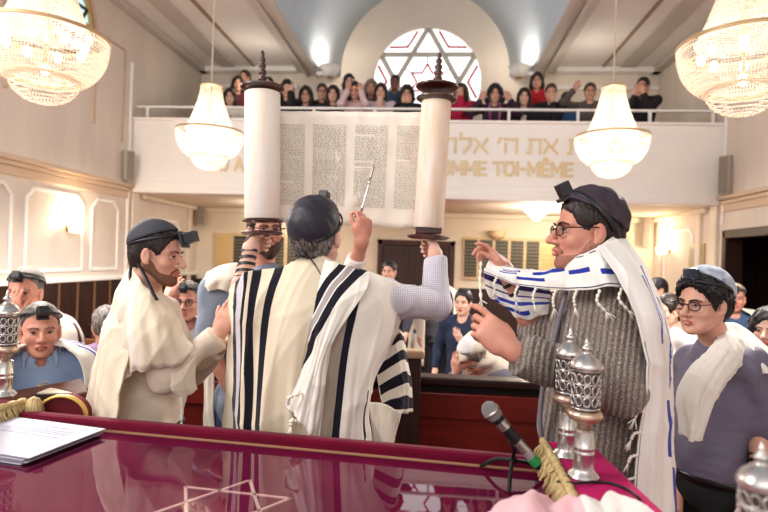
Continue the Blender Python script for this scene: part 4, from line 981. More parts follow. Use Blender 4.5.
# ============ the man in profile at the left
per = empty('person', P(150, 440, 2.28) * V(1, 1, 0) + V(0, 0, .35), 'bearded man at left in profile, plain cream shawl over beige shirt, reaching right', 'person')
f = Frame(P(157, 255, 2.25), RT * .99 - FW * .10 - UP * .14, UP + RT * .12, .98)
J = skel(f, RT + FW * .25, .35, 1.0, dict(neck=P(146, 294, 2.28), sR=P(140, 318, 2.16), sL=P(160, 312, 2.44), eR=P(163, 376, 2.12), wR=P(219, 334, 2.17), eL=P(190, 372, 2.42), wL=P(222, 345, 2.32), pel=P(143, 430, 2.30), chest=P(150, 348, 2.30)))
body(J, f, per, M_skin, .0042, dict(R=(RT * .35 + UP * .9 + FW * .05, -RT * .2 + FW * 1, -UP * .1 + RT * -.9 + FW * .2, dict(curl=(.35, .45, .3), hs=.95)), L=(RT * .8 + UP * .4, -UP, FW, dict(curl=(.4, .5, .3)))))
eyes(f, per); brows(f, per, M_hair_dk); lips(f, per, M_lip)
short_hair(f, per, M_hair_dk, .004, .007, line=.036, back=-.06)
def beard(f, parent, m, thick=.004, h=.003, low=-.135, name='beard', full=0):
    S = Solid(); c = f.s; M = f.M; R = lambda *a: np.array(a) * c
    S.ell(f(.045, 0, -.072), R(.042 + thick, .044 + thick + full, .036 + thick), M, k=0)
    for y in (-1, 1):
        S.cap(f(-.003, y * (.057 + full * .6), -.040), f(.062, y * .02, -.094), (.0235 + thick) * c, (.020 + thick) * c, k=.02 * c)
        S.cap(f(.096 + thick * .3, y * .004, -.048), f(.088, y * .026, -.062), .006 * c, .006 * c, k=.006)
    S.ell(f(.077, 0, -.1 - full), R(.018 + thick, .022 + thick, .016 + thick + full), M, k=.015 * c)
    S.ell(f(.10, 0, -.063), R(.02, .019, .0095), M, k=.003, op='s'); S.ell(f(.11, 0, -.02), R(.05, .045, .026), M, k=.01, op='s')
    for y in (-1, 1): S.ell(f(.085, y * .034, -.032), R(.024, .019, .022), M, k=.008, op='s')
    S.half(f(0, 0, -.018), f.z, .006); return S.build(name, h, m, parent)
M_stub = mat('stubble', '#5d3b2d', .8, hex2='#8a5f4a', nscale=260, bump=.3)
beard(f, per, M_stub, .0036)
kippah(f, per, mat('kippah_slate', '#3a3a44', .75, bump=.2, nscale=200), (-.5, 0, 1), .25, .016)
head_strap(f, per, M_leather, (-.35, 0, 1), .012, .011, .014); tefillin_box(f, (.104, 0, .078), per, M_leather, (1, 0, .45), 1.3)
st = MB()
for y in (-1, 1): st.tube(smooth_path([f(-.1, y * .01, -.03), f(-.07, y * .05, -.11), f(-.01, y * .07, -.16), f(.03, y * .07, -.23)], 6), .0065, 6, flat=.35)
st.tube(smooth_path([P(138, 262, 2.20), P(145, 276, 2.13), P(152, 291, 2.09), P(157, 300, 2.05)], 6), .008, 6, flat=.4)
st.build('strap_tail', M_leather, per, True)
M_bshirt = mat('beige_shirt', '#dcc9b6', .8, noise=.05, nscale=10, bump=.8, bscale=11, stretch=(1, 1, 1.8))
top(J, per, M_bshirt, .0055, .006, (.85, .93), wr=.008, seed=9, cut=.035, hem=.02, belly=.015, slack=.014); shirt_collar(f, J, per, M_bshirt)
MB().tube([J['pel'] + V(0, 0, .03) + (math.cos(a) * J['T'] * .145 + math.sin(a) * J['side'] * .185) for a in np.linspace(0, 2 * PI, 25)[:-1]], .018, 6, closed=True).build('belt', M_leather, per, True)
trousers(J, per, M_trouser, .010)
mL = striped('tallit_plain', '#e8dac2', [(.3, .36, '#f2e9db'), (.62, .66, '#e3d3b8')])
shawl = sheet('prayer_shawl', [
    [(130, 266, 2.30), (139, 278, 2.17), (151, 289, 2.16), (163, 297, 2.22)],
    [(114, 296, 2.24), (130, 302, 2.08), (156, 308, 2.07), (177, 314, 2.17)],
    [(108, 330, 2.17), (130, 334, 2.03), (160, 336, 2.02), (189, 337, 2.10)],
    [(112, 362, 2.12), (134, 362, 2.02), (166, 362, 2.035), (197, 350, 2.09)],
    [(118, 385, 2.09), (134, 372, 2.04), (166, 369, 2.05), (197, 356, 2.10)]], mL, per, 70, 70, .005, [(.008, 2.6, .4, .25, .05), (.004, 6.3, 1.2, .3, .1)])
sheet('shawl_back_fall', [
    [(128, 268, 2.34), (122, 284, 2.24), (132, 294, 2.12)],
    [(106, 318, 2.34), (108, 326, 2.17), (134, 328, 2.05)],
    [(92, 365, 2.34), (96, 370, 2.17), (122, 372, 2.04)],
    [(81, 418, 2.34), (88, 424, 2.18), (114, 428, 2.06)],
    [(72, 480, 2.34), (80, 488, 2.2), (108, 492, 2.08)]], mL, shawl, 60, 80, .005, [(.010, 2.2, .9, .2, .1), (.004, 5, .2, .3, .2)])
sheet('shawl_sleeve_fold', [[(160, 374, 2.09), (178, 372, 2.07), (197, 356, 2.09)], [(158, 386, 2.10), (180, 388, 2.08), (196, 376, 2.10)], [(164, 392, 2.12), (184, 398, 2.10), (198, 390, 2.12)]], mL, shawl, 30, 24, .005, [(.004, 2.5, .3, .2, .1)])
tassel([P(181, 397, 2.10), P(182, 412, 2.10), P(181, 430, 2.10)], shawl, M_thread, .004)

# ============ the blue-shirted man behind the left roller, pointing with the silver pointer
per = empty('person', P(262, 420, 2.78) * V(1, 1, 0) + V(0, 0, .35), 'bearded man behind the left roller in a grey-blue shirt, raising a pointer', 'person')
f = Frame(P(265, 232, 2.74), RT * .45 - FW * .85 + UP * .06, UP, .98)
yad0, yad1 = P(361.5, 211, 2.335), P(374.5, 164, 2.375)
wy = P(362, 240, 2.335)
J = skel(f, -FW + RT * .2, .35, 1.03, dict(neck=P(263, 270, 2.78), sR=P(216, 291, 2.78), sL=P(304, 292, 2.74), eR=P(208, 346, 2.70), wR=P(232, 392, 2.62), eL=P(346, 300, 2.50), wL=wy, pel=P(252, 402, 2.80), chest=P(260, 325, 2.78)))
body(J, f, per, M_skin_red, .0045, dict(L=(UP * .95 + RT * .12, FW * .75 - RT * .55, -RT * .6 - FW * .4, dict(curls=((.55, .9, .5), (.75, 1.0, .6), (.95, 1.1, .6), (1.05, 1.1, .6)), thumb=(.25, .9, .5), hs=.95))))
eyes(f, per); brows(f, per, M_hair_dk); lips(f, per, M_lip); short_hair(f, per, M_hair_dk, .005, .007); beard(f, per, mat('beard_dark', '#4a3129', .7, noise=.3, nscale=120, bump=.4), .008, full=.01); spectacles(f, per, M_frame)
M_blue = mat('greyblue_shirt', '#7c8697', .75, noise=.12, nscale=6, bump=.8, bscale=10, stretch=(1, 1, 1.6))
top(J, per, M_blue, .007, .012, (.15, -.1), wr=.006, seed=5, slack=.018); trousers(J, per, mat('jeans_blue', '#3d4c6b', .85, noise=.2, nscale=60), .012)
S = Solid(); e0, e1 = J['eL'], J['wL']; S.cap(J['sL'], e0, .06, .056, k=.02); S.cap(e0, e0 + (e1 - e0) * .55, .054, .044, k=.02); S.cyl(e0 + (e1 - e0) * .5, e0 + (e1 - e0) * .72, .042, k=.006, op='u'); S.noise = wrinkles(.004, 1.2, 6); S.build('white_sleeve', .006, mat('white_cotton', '#eee8e2', .8), per)
sheet('prayer_shawl', [[(206, 272, 2.74), (222, 264, 2.70), (240, 262, 2.70), (252, 268, 2.74)], [(200, 290, 2.72), (214, 280, 2.66), (232, 277, 2.64), (246, 284, 2.66)], [(197, 300, 2.8), (208, 292, 2.7), (222, 290, 2.66), (240, 300, 2.66)]], M_wool, per, 40, 26, .006, [(.006, 3, .3, .2, .1)])
sheet('shawl_side_fall', [[(202, 350, 2.72), (212, 350, 2.69)], [(203, 400, 2.72), (213, 400, 2.69)], [(203, 445, 2.72), (214, 445, 2.69)]], M_wool, per, 16, 30, .006, [(.006, 1.5, .3, .2, .1)])
yd = empty('torah_pointer', yad0, 'slim silver pointer held up against the scroll text', 'pointer'); ax = unit(yad1 - yad0); L = np.linalg.norm(yad1 - yad0)
MB().lathe([(.0, 0), (.006, .0), (.0065, .02), (.004, .03), (.0045, L * .55), (.007, L * .58), (.009, L * .6), (.006, L * .63), (.004, L * .7)], yad0, ax, 12).build('shaft', mat('silver', '#c9c5c2', .25, metal=.9), yd, True)
MB().tube([yad0 + ax * L * .7, yad1 - ax * .02], [.005, .004], 8).box(yad1 - ax * .012, (.008, .008, .022), np.array([RT, FW, UP])).tube([yad1 - ax * .01, yad1 + ax * .012], .0022, 6).build('pointing_hand', mat('silver_dark', '#8d7f76', .35, metal=.8), yd)

# ============ the man in the knitted cardigan at the right
per = empty('person', P(600, 480, 1.86) * V(1, 1, 0) + V(0, 0, .35), 'man at right in grey-brown knit cardigan and blue-striped shawl, facing left', 'person')
f = Frame(P(587, 233, 1.80), -RT * .98 - FW * .06 + UP * .05, UP + RT * .14, 1.03)
wF, wN = P(504, 269, 1.98), P(511, 350, 1.60)
J = skel(f, -RT + FW * .25, .35, 1.08, dict(neck=P(609, 281, 1.84), sL=P(622, 318, 1.70), sR=P(582, 308, 2.04), eL=P(622, 388, 1.64), wL=wN, eR=P(538, 333, 2.04), wR=wF, pel=P(602, 478, 1.88), chest=P(597, 360, 1.86)))
body(J, f, per, M_skin_red, .004, dict(
    L=(-RT * .72 + UP * .66 + FW * .1, FW - RT * .1, UP * .72 + RT * .66 + FW * .25, dict(curls=((.30, .55, .3), (.75, .95, .5), (.95, 1.1, .6), (1.1, 1.15, .6)), thumb=(.05, .9, .55), hs=1.06)),
    R=(-RT * .62 + UP * .78, -UP * .5 - RT * .6, -FW * .95 + RT * .1, dict(curls=((.15, .45, .3), (.5, .85, .5), (.8, 1.05, .6), (.95, 1.1, .6)), thumb=(.12, .95, .35), hs=.84))))
eyes(f, per); brows(f, per, M_hair_dk, .005); lips(f, per, M_lip); short_hair(f, per, M_hair_dk, .004, .006, line=.045, back=-.055); beard(f, per, mat('stubble_red', '#86584a', .8, hex2='#b27c68', nscale=240, bump=.3), .0028)
kippah(f, per, mat('kippah_plum', '#3c2f3c', .6, noise=.25, nscale=9, bump=.25), (-.55, 0, 1), .10, .018, ridge=.0022)
spectacles(f, per, M_frame); head_strap(f, per, M_leather, (-.8, 0, .75), .006, .017, .020); tefillin_box(f, (.068, 0, .108), per, M_leather, (.55, 0, 1), 1.12)
M_knit = bpy.data.materials.new('marl_knit'); M_knit.use_nodes = True; nt = M_knit.node_tree; N_ = nt.nodes; b_ = N_['Principled BSDF']; b_.inputs['Roughness'].default_value = .95; b_.inputs['Sheen Weight'].default_value = .2; b_.inputs['Specular IOR Level'].default_value = .1
tc = N_.new('ShaderNodeTexCoord'); mp = N_.new('ShaderNodeMapping'); mp.inputs['Rotation'].default_value = (0, -.10, .3); nt.links.new(tc.outputs['Object'], mp.inputs[0])
wv = N_.new('ShaderNodeTexWave'); wv.inputs['Scale'].default_value = 19; wv.inputs['Distortion'].default_value = .7; wv.inputs['Detail'].default_value = 1; wv.inputs['Detail Scale'].default_value = 3; nt.links.new(mp.outputs[0], wv.inputs[0])
nz = N_.new('ShaderNodeTexNoise'); nz.inputs['Scale'].default_value = 260; nz.inputs['Detail'].default_value = 3; nt.links.new(tc.outputs['Object'], nz.inputs[0])
rp = N_.new('ShaderNodeValToRGB'); rp.color_ramp.elements[0].position = .38; rp.color_ramp.elements[1].position = .66; rp.color_ramp.elements[0].color = (*sig('#685a52'), 1); rp.color_ramp.elements[1].color = (*sig('#b9ada4'), 1); nt.links.new(nz.outputs[0], rp.inputs[0])
mx = N_.new('ShaderNodeMix'); mx.data_type = 'RGBA'; mx.blend_type = 'MULTIPLY'; r2 = N_.new('ShaderNodeValToRGB'); r2.color_ramp.elements[0].color = (.42, .38, .36, 1); r2.color_ramp.elements[1].color = (1, 1, 1, 1); r2.color_ramp.elements[1].position = .6
nt.links.new(wv.outputs[1], r2.inputs[0]); mx.inputs[0].default_value = .8; nt.links.new(rp.outputs[0], mx.inputs[6]); nt.links.new(r2.outputs[0], mx.inputs[7]); nt.links.new(mx.outputs[2], b_.inputs['Base Color'])
bp = N_.new('ShaderNodeBump'); bp.inputs['Strength'].default_value = .8; bp.inputs['Distance'].default_value = .008; nt.links.new(wv.outputs[1], bp.inputs['Height']); nt.links.new(bp.outputs[0], b_.inputs['Normal'])
top(J, per, M_knit, .005, .018, (.93, -.05), name='cardigan', wr=.006, seed=12, hem=.04, belly=.03, slack=.026, chest=.015)
MB().tube(smooth_path([P(566, 292, 1.83), P(556, 330, 1.80), P(545, 375, 1.78), P(540, 420, 1.78), P(545, 455, 1.79)], 8), .016, 8, flat=.5).build('zip_band', mat('cardigan_edge', '#7d7680', .9, bump=.3, nscale=200), per, True)
trousers(J, per, M_trouser, .010, belly=.04)
straps_on(J['eR'] + (J['sR'] - J['eR']) * .3, J['eR'], per, M_leather, .0, 1.0, 3, .044, .042); straps_on(J['eR'], J['wR'], per, M_leather, .1, .9, 6, .042, .031)
royal = '#2438a0'
mR1 = striped('tallit_royal_a', '#f1ede8', [(.10, .30, '#3a3358', .93, .965), (.36, .42, '#2c2a3c', .80, .87), (.45, .50, '#2c2a3c', .83, .9), (.54, .59, '#2c2a3c', .86, .92), (.63, .68, '#2c2a3c', .88, .94), (.72, .77, '#2c2a3c', .89, .95), (.81, .86, '#2c2a3c', .88, .94),
    (.12, .24, royal, .62, .70), (.10, .22, royal, .48, .56), (.12, .22, '#4c57a8', .75, .78), (.22, .37, royal, .26, .40), (.31, .50, royal, .52, .68), (.53, .66, royal, .40, .50), (.74, .90, royal, .28, .40), (.0, 1.1, '#4a4560', .035, .07)])
shawl = sheet('prayer_shawl', [
    [(490, 258, 1.97), (515, 266, 1.93), (545, 268, 1.88), (570, 259, 1.75), (597, 245, 1.69), (620, 232, 1.74)],
    [(487, 262, 1.95), (514, 271, 1.90), (547, 270, 1.84), (577, 262, 1.70), (604, 254, 1.65), (630, 250, 1.71)],
    [(485, 267, 1.94), (513, 277, 1.89), (549, 279, 1.82), (581, 276, 1.68), (610, 271, 1.62), (637, 270, 1.68)],
    [(483, 272, 1.94), (513, 284, 1.89), (551, 289, 1.81), (585, 290, 1.665), (615, 286, 1.605), (642, 290, 1.66)]],
    mR1, per, 120, 50, .005, [(.005, 4.0, .2, .3, .1), (.003, 9, 1.2, .4, .1)])
mR2 = striped('tallit_royal_b', '#f1ede8', [(-.1, 1.1, '#39306a', .78, .90), (-.1, 1.1, '#4b3f7d', .62, .66), (.2, 1.1, '#3a4ba6', .40, .50), (.0, .7, royal, .14, .26)])
sheet('shawl_under_layer', [
    [(484, 268, 1.99), (510, 278, 1.97), (550, 288, 1.92)], [(485, 284, 1.99), (512, 294, 1.97), (550, 298, 1.92)], [(490, 298, 1.99), (515, 308, 1.97), (549, 306, 1.93)], [(502, 306, 2.0), (522, 320, 1.98), (548, 314, 1.94)]],
    mR2, shawl, 50, 36, .005, [(.006, 3.2, .3, .3, .1)])
mR3 = striped('tallit_royal_c', '#f2eee9', [(.40, .50, royal, .62, .86), (.66, .76, royal, .50, .80), (.60, .68, royal, .30, .46), (.70, .78, royal, .12, .28), (.54, .58, '#5a62b0', .68, .9), (.02, .045, '#3b3650', 0, .62)])
sheet('shawl_back_fall', [
    [(600, 244, 1.65), (619, 238, 1.71), (629, 240, 1.82), (633, 248, 1.96)],
    [(618, 276, 1.585), (641, 279, 1.60), (655, 286, 1.72), (660, 296, 1.93)],
    [(640, 326, 1.56), (657, 327, 1.575), (668, 332, 1.69), (672, 340, 1.91)],
    [(649, 384, 1.57), (661, 385, 1.61), (671, 388, 1.73), (674, 392, 1.90)],
    [(638, 440, 1.60), (656, 441, 1.62), (673, 444, 1.72), (676, 448, 1.88)],
    [(632, 515, 1.62), (652, 516, 1.63), (675, 518, 1.72), (678, 522, 1.88)],
    [(630, 580, 1.63), (650, 582, 1.64), (676, 584, 1.72), (680, 588, 1.88)]],
    mR3, shawl, 80, 110, .005, [(.006, 2.8, .2, .2, .05), (.003, 6, 1.2, .3, .1)])
for (u, v, d, ln) in ((497, 277, 1.92, 13), (518, 286, 1.885, 15), (536, 288, 1.84, 16), (556, 290, 1.79, 18), (577, 290, 1.70, 17), (600, 290, 1.62, 22), (622, 288, 1.60, 22)):
    tassel([P(u, v, d), P(u - 3, v + ln * .5, d - .01), P(u - 2 + (u > 590) * 8, v + ln, d - .01)], shawl, M_thread, .0042)
for (u, v) in ((645, 410), (641, 432), (638, 455), (635, 478), (634, 498)):
    tassel([P(u, v, 1.595), P(u - 7, v + 2, 1.59), P(u - 10, v + 8, 1.59)], shawl, M_thread, .004)
tassel([P(481, 262, 1.93), P(480, 280, 1.90), P(481, 300, 1.80)], shawl, M_thread, .0045, 'fringe_string')

# ============ the man in glasses at the far right
per = empty('person', P(716, 500, 2.36) * V(1, 1, 0) + V(0, 0, .17), 'black-haired man in glasses and purple-grey shirt, standing at far right', 'person')
f = Frame(P(703, 304, 2.32), -RT * .88 - FW * .42 - UP * .04, UP + RT * .06, 1.03)
J = skel(f, -RT * .9 - FW * .25, .17, 1.06, dict(neck=P(717, 346, 2.36), sL=P(748, 366, 2.22), sR=P(694, 366, 2.48), eL=P(763, 428, 2.20), wL=P(757, 492, 2.12), eR=P(682, 430, 2.5), wR=P(676, 486, 2.42), pel=P(714, 474, 2.38), chest=P(713, 408, 2.36)))
body(J, f, per, M_skin, .0045, dict(L=(-UP + RT * -.15, -RT * .5 + FW * .5, -RT * .6 - FW * .4, dict(curl=(.4, .5, .3))), R=(-UP, RT, FW, dict(curl=(.4, .5, .3)))), headkw=dict(full=.006))
eyes(f, per); brows(f, per, M_hair_blk, .0055); lips(f, per, M_lip); spectacles(f, per, M_frame, .022, .0165)
short_hair(f, per, M_hair_blk, .0045, .017, line=.030, back=-.085, noise=.006)
kippah(f, per, mat('kippah_knit_blue', '#7d8ba6', .9, hex2='#c9ced8', nscale=26, bump=.4), (-.8, 0, 1), .30, .026)
head_strap(f, per, M_leather, (-.3, 0, 1), .026, .012, .024)
b = Solid(); p = f(.072, .0, .125); b.box(p, np.array([.024, .024, .024]), np.array([RT, FW, UP]), rad=.008); b.box(p - f.x * .012 - f.z * .018, np.array([.034, .034, .006]), f.M, rad=.004, k=.003); b.build('tefillin_box', .003, mat('tefillin_navy', '#1f2536', .3), per)
M_purple = mat('purple_grey_shirt', '#6b6478', .7, noise=.12, nscale=7, bump=.9, bscale=9, stretch=(1, 1, 1.8))
top(J, per, M_purple, .006, .014, (.12, .9), wr=.010, seed=15, hem=.0, cut=.03, belly=.03, slack=.02); shirt_collar(f, J, per, M_purple); trousers(J, per, M_trouser, .011, belly=.05)
MB().tube([J['pel'] + V(0, 0, .02) + (math.cos(a) * J['T'] * .165 + math.sin(a) * J['side'] * .19) for a in np.linspace(0, 2 * PI, 25)[:-1]], .020, 6, closed=True).build('belt', M_leather, per, True)
straps_on(J['eL'], J['wL'], per, M_leather, .42, .95, 5, .042, .030)
mQ = striped('tallit_grey_white', '#ebe5dc', [(.9, .94, '#d8d2ca')])
shawl = sheet('prayer_shawl', [
    [(722, 322, 2.40), (734, 322, 2.36), (746, 330, 2.36)],
    [(712, 343, 2.24), (730, 344, 2.17), (752, 352, 2.20)],
    [(690, 366, 2.17), (712, 374, 2.10), (736, 374, 2.13)],
    [(676, 392, 2.16), (700, 400, 2.09), (716, 402, 2.11)],
    [(678, 420, 2.15), (695, 428, 2.09), (708, 426, 2.11)],
    [(681, 434, 2.15), (692, 442, 2.09), (702, 441, 2.11)]], mQ, per, 44, 80, .007, [(.008, 2.2, .2, .3, .05), (.004, 5, 1, .3, .1)])
sheet('shawl_shoulder', [[(722, 322, 2.42), (738, 322, 2.40), (752, 332, 2.42)], [(738, 346, 2.25), (756, 344, 2.22), (776, 352, 2.34)], [(746, 366, 2.18), (766, 364, 2.16), (792, 376, 2.30)], [(752, 376, 2.17), (768, 374, 2.15), (794, 386, 2.28)]], mQ, shawl, 40, 36, .007, [(.008, 2.4, .4, .3, .05)])
# ------------------------------------------------------------ the scroll
M_rw = mat('roller_wood', '#4e2018', .3, hex2='#36140f', nscale=10, coat=.4)
M_parch = mat('parchment', '#efe3d4', .75, noise=.05, nscale=6); M_parch_in = mat('parchment_back', '#f6f1ec', .7, hex2='#f0dfcf', nscale=4, stretch=(3, 3, .6))
sc = empty('torah_scroll', P(345, 232, CH), 'open parchment scroll with four columns of handwritten text, held up on two rollers', 'scroll')
pm = 560 / CH
def roller(pt, pb, top_v, bot_v, discs_top, discs_bot, fin_v, rp, pmat=M_parch_in):
    """pt/pb = (u, v) on the axis at the top and bottom of the parchment roll"""
    A, B = P(*pt, CH), P(*pb, CH); ax = unit(A - B); L = np.linalg.norm(A - B); at = lambda v: (pb[1] - v) / pm * 1.0
    MB().lathe([(0, 0), (rp * .96, 0), (rp, .004), (rp * 1.01, L * .5), (rp, L - .004), (rp * .96, L), (0, L)], B, ax, 32).build('parchment_roll', pmat, sc, auto=True)
    MB().lathe([(0, at(bot_v)), (.012, at(bot_v)), (.017, at(bot_v) + .008), (.015, at(bot_v) + .06), (.013, 0), (.013, L), (0, L)], B, ax, 20).build('handle', M_rw, sc, True)
    for v, r, t in discs_top + discs_bot:
        h = at(v); MB().lathe([(0, h - t), (r * .8, h - t), (r, h - t * .2), (r, h + t * .3), (r * .75, h + t), (.02, h + t * 1.3), (0, h + t * 1.3)], B, ax, 36).build('disc', M_rw, sc, auto=True)
    h0 = at(discs_top[0][0]); h1 = at(fin_v); Lf = h1 - h0; prof = [(0, h0)]
    for t, r in ((0, .020), (.08, .021), (.13, .012), (.18, .018), (.26, .020), (.31, .011), (.36, .018), (.45, .018), (.49, .010), (.54, .017), (.62, .016), (.66, .008), (.71, .014), (.79, .013), (.83, .006), (.88, .010), (.94, .008), (1, .001)): prof.append((r, h0 + Lf * t))
    MB().lathe(prof + [(0, h1)], B, ax, 20).build('finial', M_rw, sc, True)
    return A, B, ax
rL = roller((262.5, 93), (262.5, 219), 93, 219, [(88, .094, .012)], [(221, .088, .007), (233, .092, .009)], 50, .076)
rR = roller((436.5, 101), (428.5, 228), 101, 228, [(87, .093, .013), (99, .088, .012)], [(237, .094, .010)], 52, .064, mat('parchment_stained', '#f4ece4', .7, hex2='#e8c3a0', nscale=2.6, stretch=(7, 7, 1.1)))
bx = MB(); q = P(428, 230.5, CH); bx.box(q, (.11, .08, .03), np.array([RT, FW, UP])); bx.build('wooden_collar', M_rw, sc, bevel=.004)
# sheet of parchment between the rolls: gentle sag, real thickness
u0, u1 = 277, 421
def sheet_pt(a, b, off=0):      # a 0..1 across, b 0..1 down
    tl, tr, bl_, br_ = (276, 110.5), (426, 112), (276, 222), (419, 229)
    u = (tl[0] * (1 - a) + tr[0] * a) * (1 - b) + (bl_[0] * (1 - a) + br_[0] * a) * b; v = (tl[1] * (1 - a) + tr[1] * a) * (1 - b) + (bl_[1] * (1 - a) + br_[1] * a) * b
    return P(u, v, CH + .035 + .035 * math.sin(PI * a) + .008 * math.sin(5 * a + 1) - off)
rows = [[sheet_pt(a, b) for a in np.linspace(0, 1, 9)] for b in np.linspace(0, 1, 4)]
sheet('parchment', rows, M_parch, sc, 60, 20, .0016, world=True)
verse = ('בראשית ברא אלהים את השמים ואת הארץ והארץ היתה תהו ובהו וחשך על פני תהום ורוח אלהים מרחפת על פני המים ויאמר אלהים יהי אור ויהי אור וירא אלהים את האור כי טוב ויבדל אלהים בין האור ובין החשך ויקרא אלהים לאור יום ולחשך קרא לילה ויהי ערב ויהי בקר יום אחד '
         'ויאמר אלהים יהי רקיע בתוך המים ויהי מבדיל בין מים למים ויעש אלהים את הרקיע ויבדל בין המים אשר מתחת לרקיע ובין המים אשר מעל לרקיע ויהי כן ויקרא אלהים לרקיע שמים ויהי ערב ויהי בקר יום שני').split()
M_ink = mat('ink', '#3c2f28', .8)
wi = 0
for ci, (ua, ub, ga) in enumerate((((278 - 276) / 150, 29 / 150, (31,)), ((313 - 276) / 148, 71 / 150, ()), ((355 - 276) / 148, 113 / 150, (5, 19, 22)), ((396.5 - 276) / 148, 147.5 / 150, (18, )))):
    nl = 44; lines = []
    for j in range(nl):
        t = []; n = 0
        while n < 30: t.append(verse[wi % len(verse)]); n += len(t[-1]) + 1; wi += 1
        s_ = ' '.join(t)
        if j in ga: s_ = s_[:13] + '\u00a0' * 24
        lines.append(s_[::-1])
    c = bpy.data.curves.new('column', 'FONT'); c.body = '\n'.join(lines); c.size = 1; c.resolution_u = 1; c.offset = .014; c.align_x = 'FLUSH'; c.text_boxes[0].width = 19.5
    o = bpy.data.objects.new('column', c); COL.objects.link(o); bpy.context.view_layer.update(); me = bpy.data.meshes.new_from_object(o.evaluated_get(bpy.context.evaluated_depsgraph_get())); bpy.data.objects.remove(o)
    co = np.empty(len(me.vertices) * 3, np.float32); me.vertices.foreach_get('co', co); co = co.reshape(-1, 3); lo, hi = co.min(0), co.max(0)
    b0, b1 = .118, .838; out = []
    for x, y, _ in co:
        out.append(sheet_pt(ua + (ub - ua) * (x - lo[0]) / (hi[0] - lo[0]), b1 + (b0 - b1) * (y - lo[1]) / (hi[1] - lo[1]), .0022))
    me.vertices.foreach_set('co', np.array(out, np.float32).ravel()); me.update(); me.materials.clear(); o = link('text_column', me, M_ink, sc); o['kind'] = 'stuff'

# ------------------------------------------------------------ the reader's table
TZ, GZ = 1.35, 1.314
A0 = onZ(20, 411, TZ); A1 = onZ(545, 458, TZ); e1 = unit(A1 - A0); e2 = unit(np.cross(e1, [0, 0, 1]))   # e2 points to the camera
if e2[1] > 0: e2 = -e2
W = np.linalg.norm(A1 - A0); DEP = 1.15; Mt = np.array([e1, e2, [0, 0, 1]])
tp = lambda a, b, zz: V(*(A0 + e1 * a + e2 * b)[:2], zz)
M_velvet = mat('velvet_crimson', '#6c0328', .85, spec=.1, sheen=.12, noise=.2, nscale=9, bump=.1)
M_fuch = mat('velvet_fuchsia', '#bd0a60', .8, spec=.1, sheen=.05, noise=.12, nscale=5, bump=.1)
M_bed = mat('velvet_bed', '#7a1a4c', .85, spec=.1, noise=.15, nscale=4)
M_fringe = mat('gold_fringe', '#dcc693', .6, hex2='#b09560', nscale=60, stretch=(1, 1, .2), bump=.5)
tb = empty('reading_table', tp(W / 2, DEP / 2, .35), 'large reading table with crimson velvet edge and glass-covered velvet top', 'table')
def tbox(mb, a0, a1, b0, b1, z0, z1): return mb.box(tp((a0 + a1) / 2, (b0 + b1) / 2, (z0 + z1) / 2), (a1 - a0, b1 - b0, z1 - z0), Mt)
tbox(MB(), -.28, W + .02, .06, DEP, .35, 1.22).build('cabinet', M_maho, tb, bevel=.01)
tbox(MB(), -.28, W + .03, .0, DEP + .05, 1.22, 1.297).build('tabletop', M_maho_dk, tb, bevel=.008)
tbox(MB(), 0, W, .018, DEP, 1.297, 1.308).build('velvet_bed', M_bed, tb)
tbox(MB(), 0, W, -.03, .018, 1.22, TZ).build('rear_velvet_edge', M_velvet, tb, bevel=.014)
tbox(MB(), 0, W, .018, .0215, GZ - .004, GZ + .004).build('gilt_bead', mat('gilt', '#c9a07c', .4, metal=.5), tb)
WZ = 1.43; w0, w1, w2, w3 = onZ(545, 440, WZ), onZ(592, 443, WZ), onZ(641, 498, WZ), onZ(579, 501, WZ)
w2 = w1 + (w2 - w1) * 2.6 + RT * .06; w3 = w0 + (w3 - w0) * 2.4
MB().prism([w0, w1, w2, w3], (0, 0, -.13)).build('right_velvet_wing', M_fuch, tb, bevel=.012)
tbox(MB(), -.30, -.005, -.04, DEP, 1.27, TZ + .03).build('left_velvet_wing', M_velvet, tb, bevel=.02)
# star embroidered on the velvet bed, under the glass
cs = V(-.516, 1.378); R6 = .172; star = MB(); ang0 = math.atan2(-e2[1], -e2[0])
for t0 in (0, PI / 3):
    vs_ = [V(cs[0] + R6 * math.cos(ang0 + t0 + k * 2 * PI / 3), cs[1] + R6 * math.sin(ang0 + t0 + k * 2 * PI / 3), 1.3095) for k in range(3)]
    for k in range(3): a, b = vs_[k], vs_[(k + 1) % 3]; dd = unit(b - a); star.box((a + b) / 2, (np.linalg.norm(b - a) + .008, .0085, .003), np.array([dd, np.cross([0, 0, 1], dd), [0, 0, 1]]))
star.build('embroidered_star', mat('cream_thread', '#e9dccb', .8, bump=.3, nscale=300), tb)
gl = tbox(MB(), .0, W, .022, DEP, GZ - .003, GZ).build('glass_sheet', glass('table_glass', '#f6e9ee', 1.75), tb)
# gold fringes along the wings
def fringe(path, dn, m, name, parent):
    mb = MB(); p = smooth_path(path, 14); p = [a for a in p]
    mb.tube(p, [.011 + .003 * math.sin(i * 2.2) for i in range(len(p))], 8)
    acc = np.cumsum([0] + [np.linalg.norm(b - a) for a, b in zip(p[:-1], p[1:])]); n = int(acc[-1] / .0042)
    for i in range(n):
        s_ = acc[-1] * (i + .5) / n; q = np.array([np.interp(s_, acc, [a[k] for a in p]) for k in range(3)]); e = q + dn * (1 + rng.normal() * .1) + rng.normal(size=3) * .004
        mb.tube([q, (q + e) / 2 + rng.normal(size=3) * .004, e], .0042, 5)
    o = mb.build(name, m, parent, True); return o
fringe([tp(-.01, -.03, TZ + .03), tp(-.012, .2, TZ + .032), tp(-.012, .5, TZ + .03), tp(-.01, .9, TZ + .03)], e1 * .022 - V(0, 0, .052), M_fringe, 'left_fringe', tb)
tassel_mb = MB(); c = tp(.03, -.03, TZ + .045)
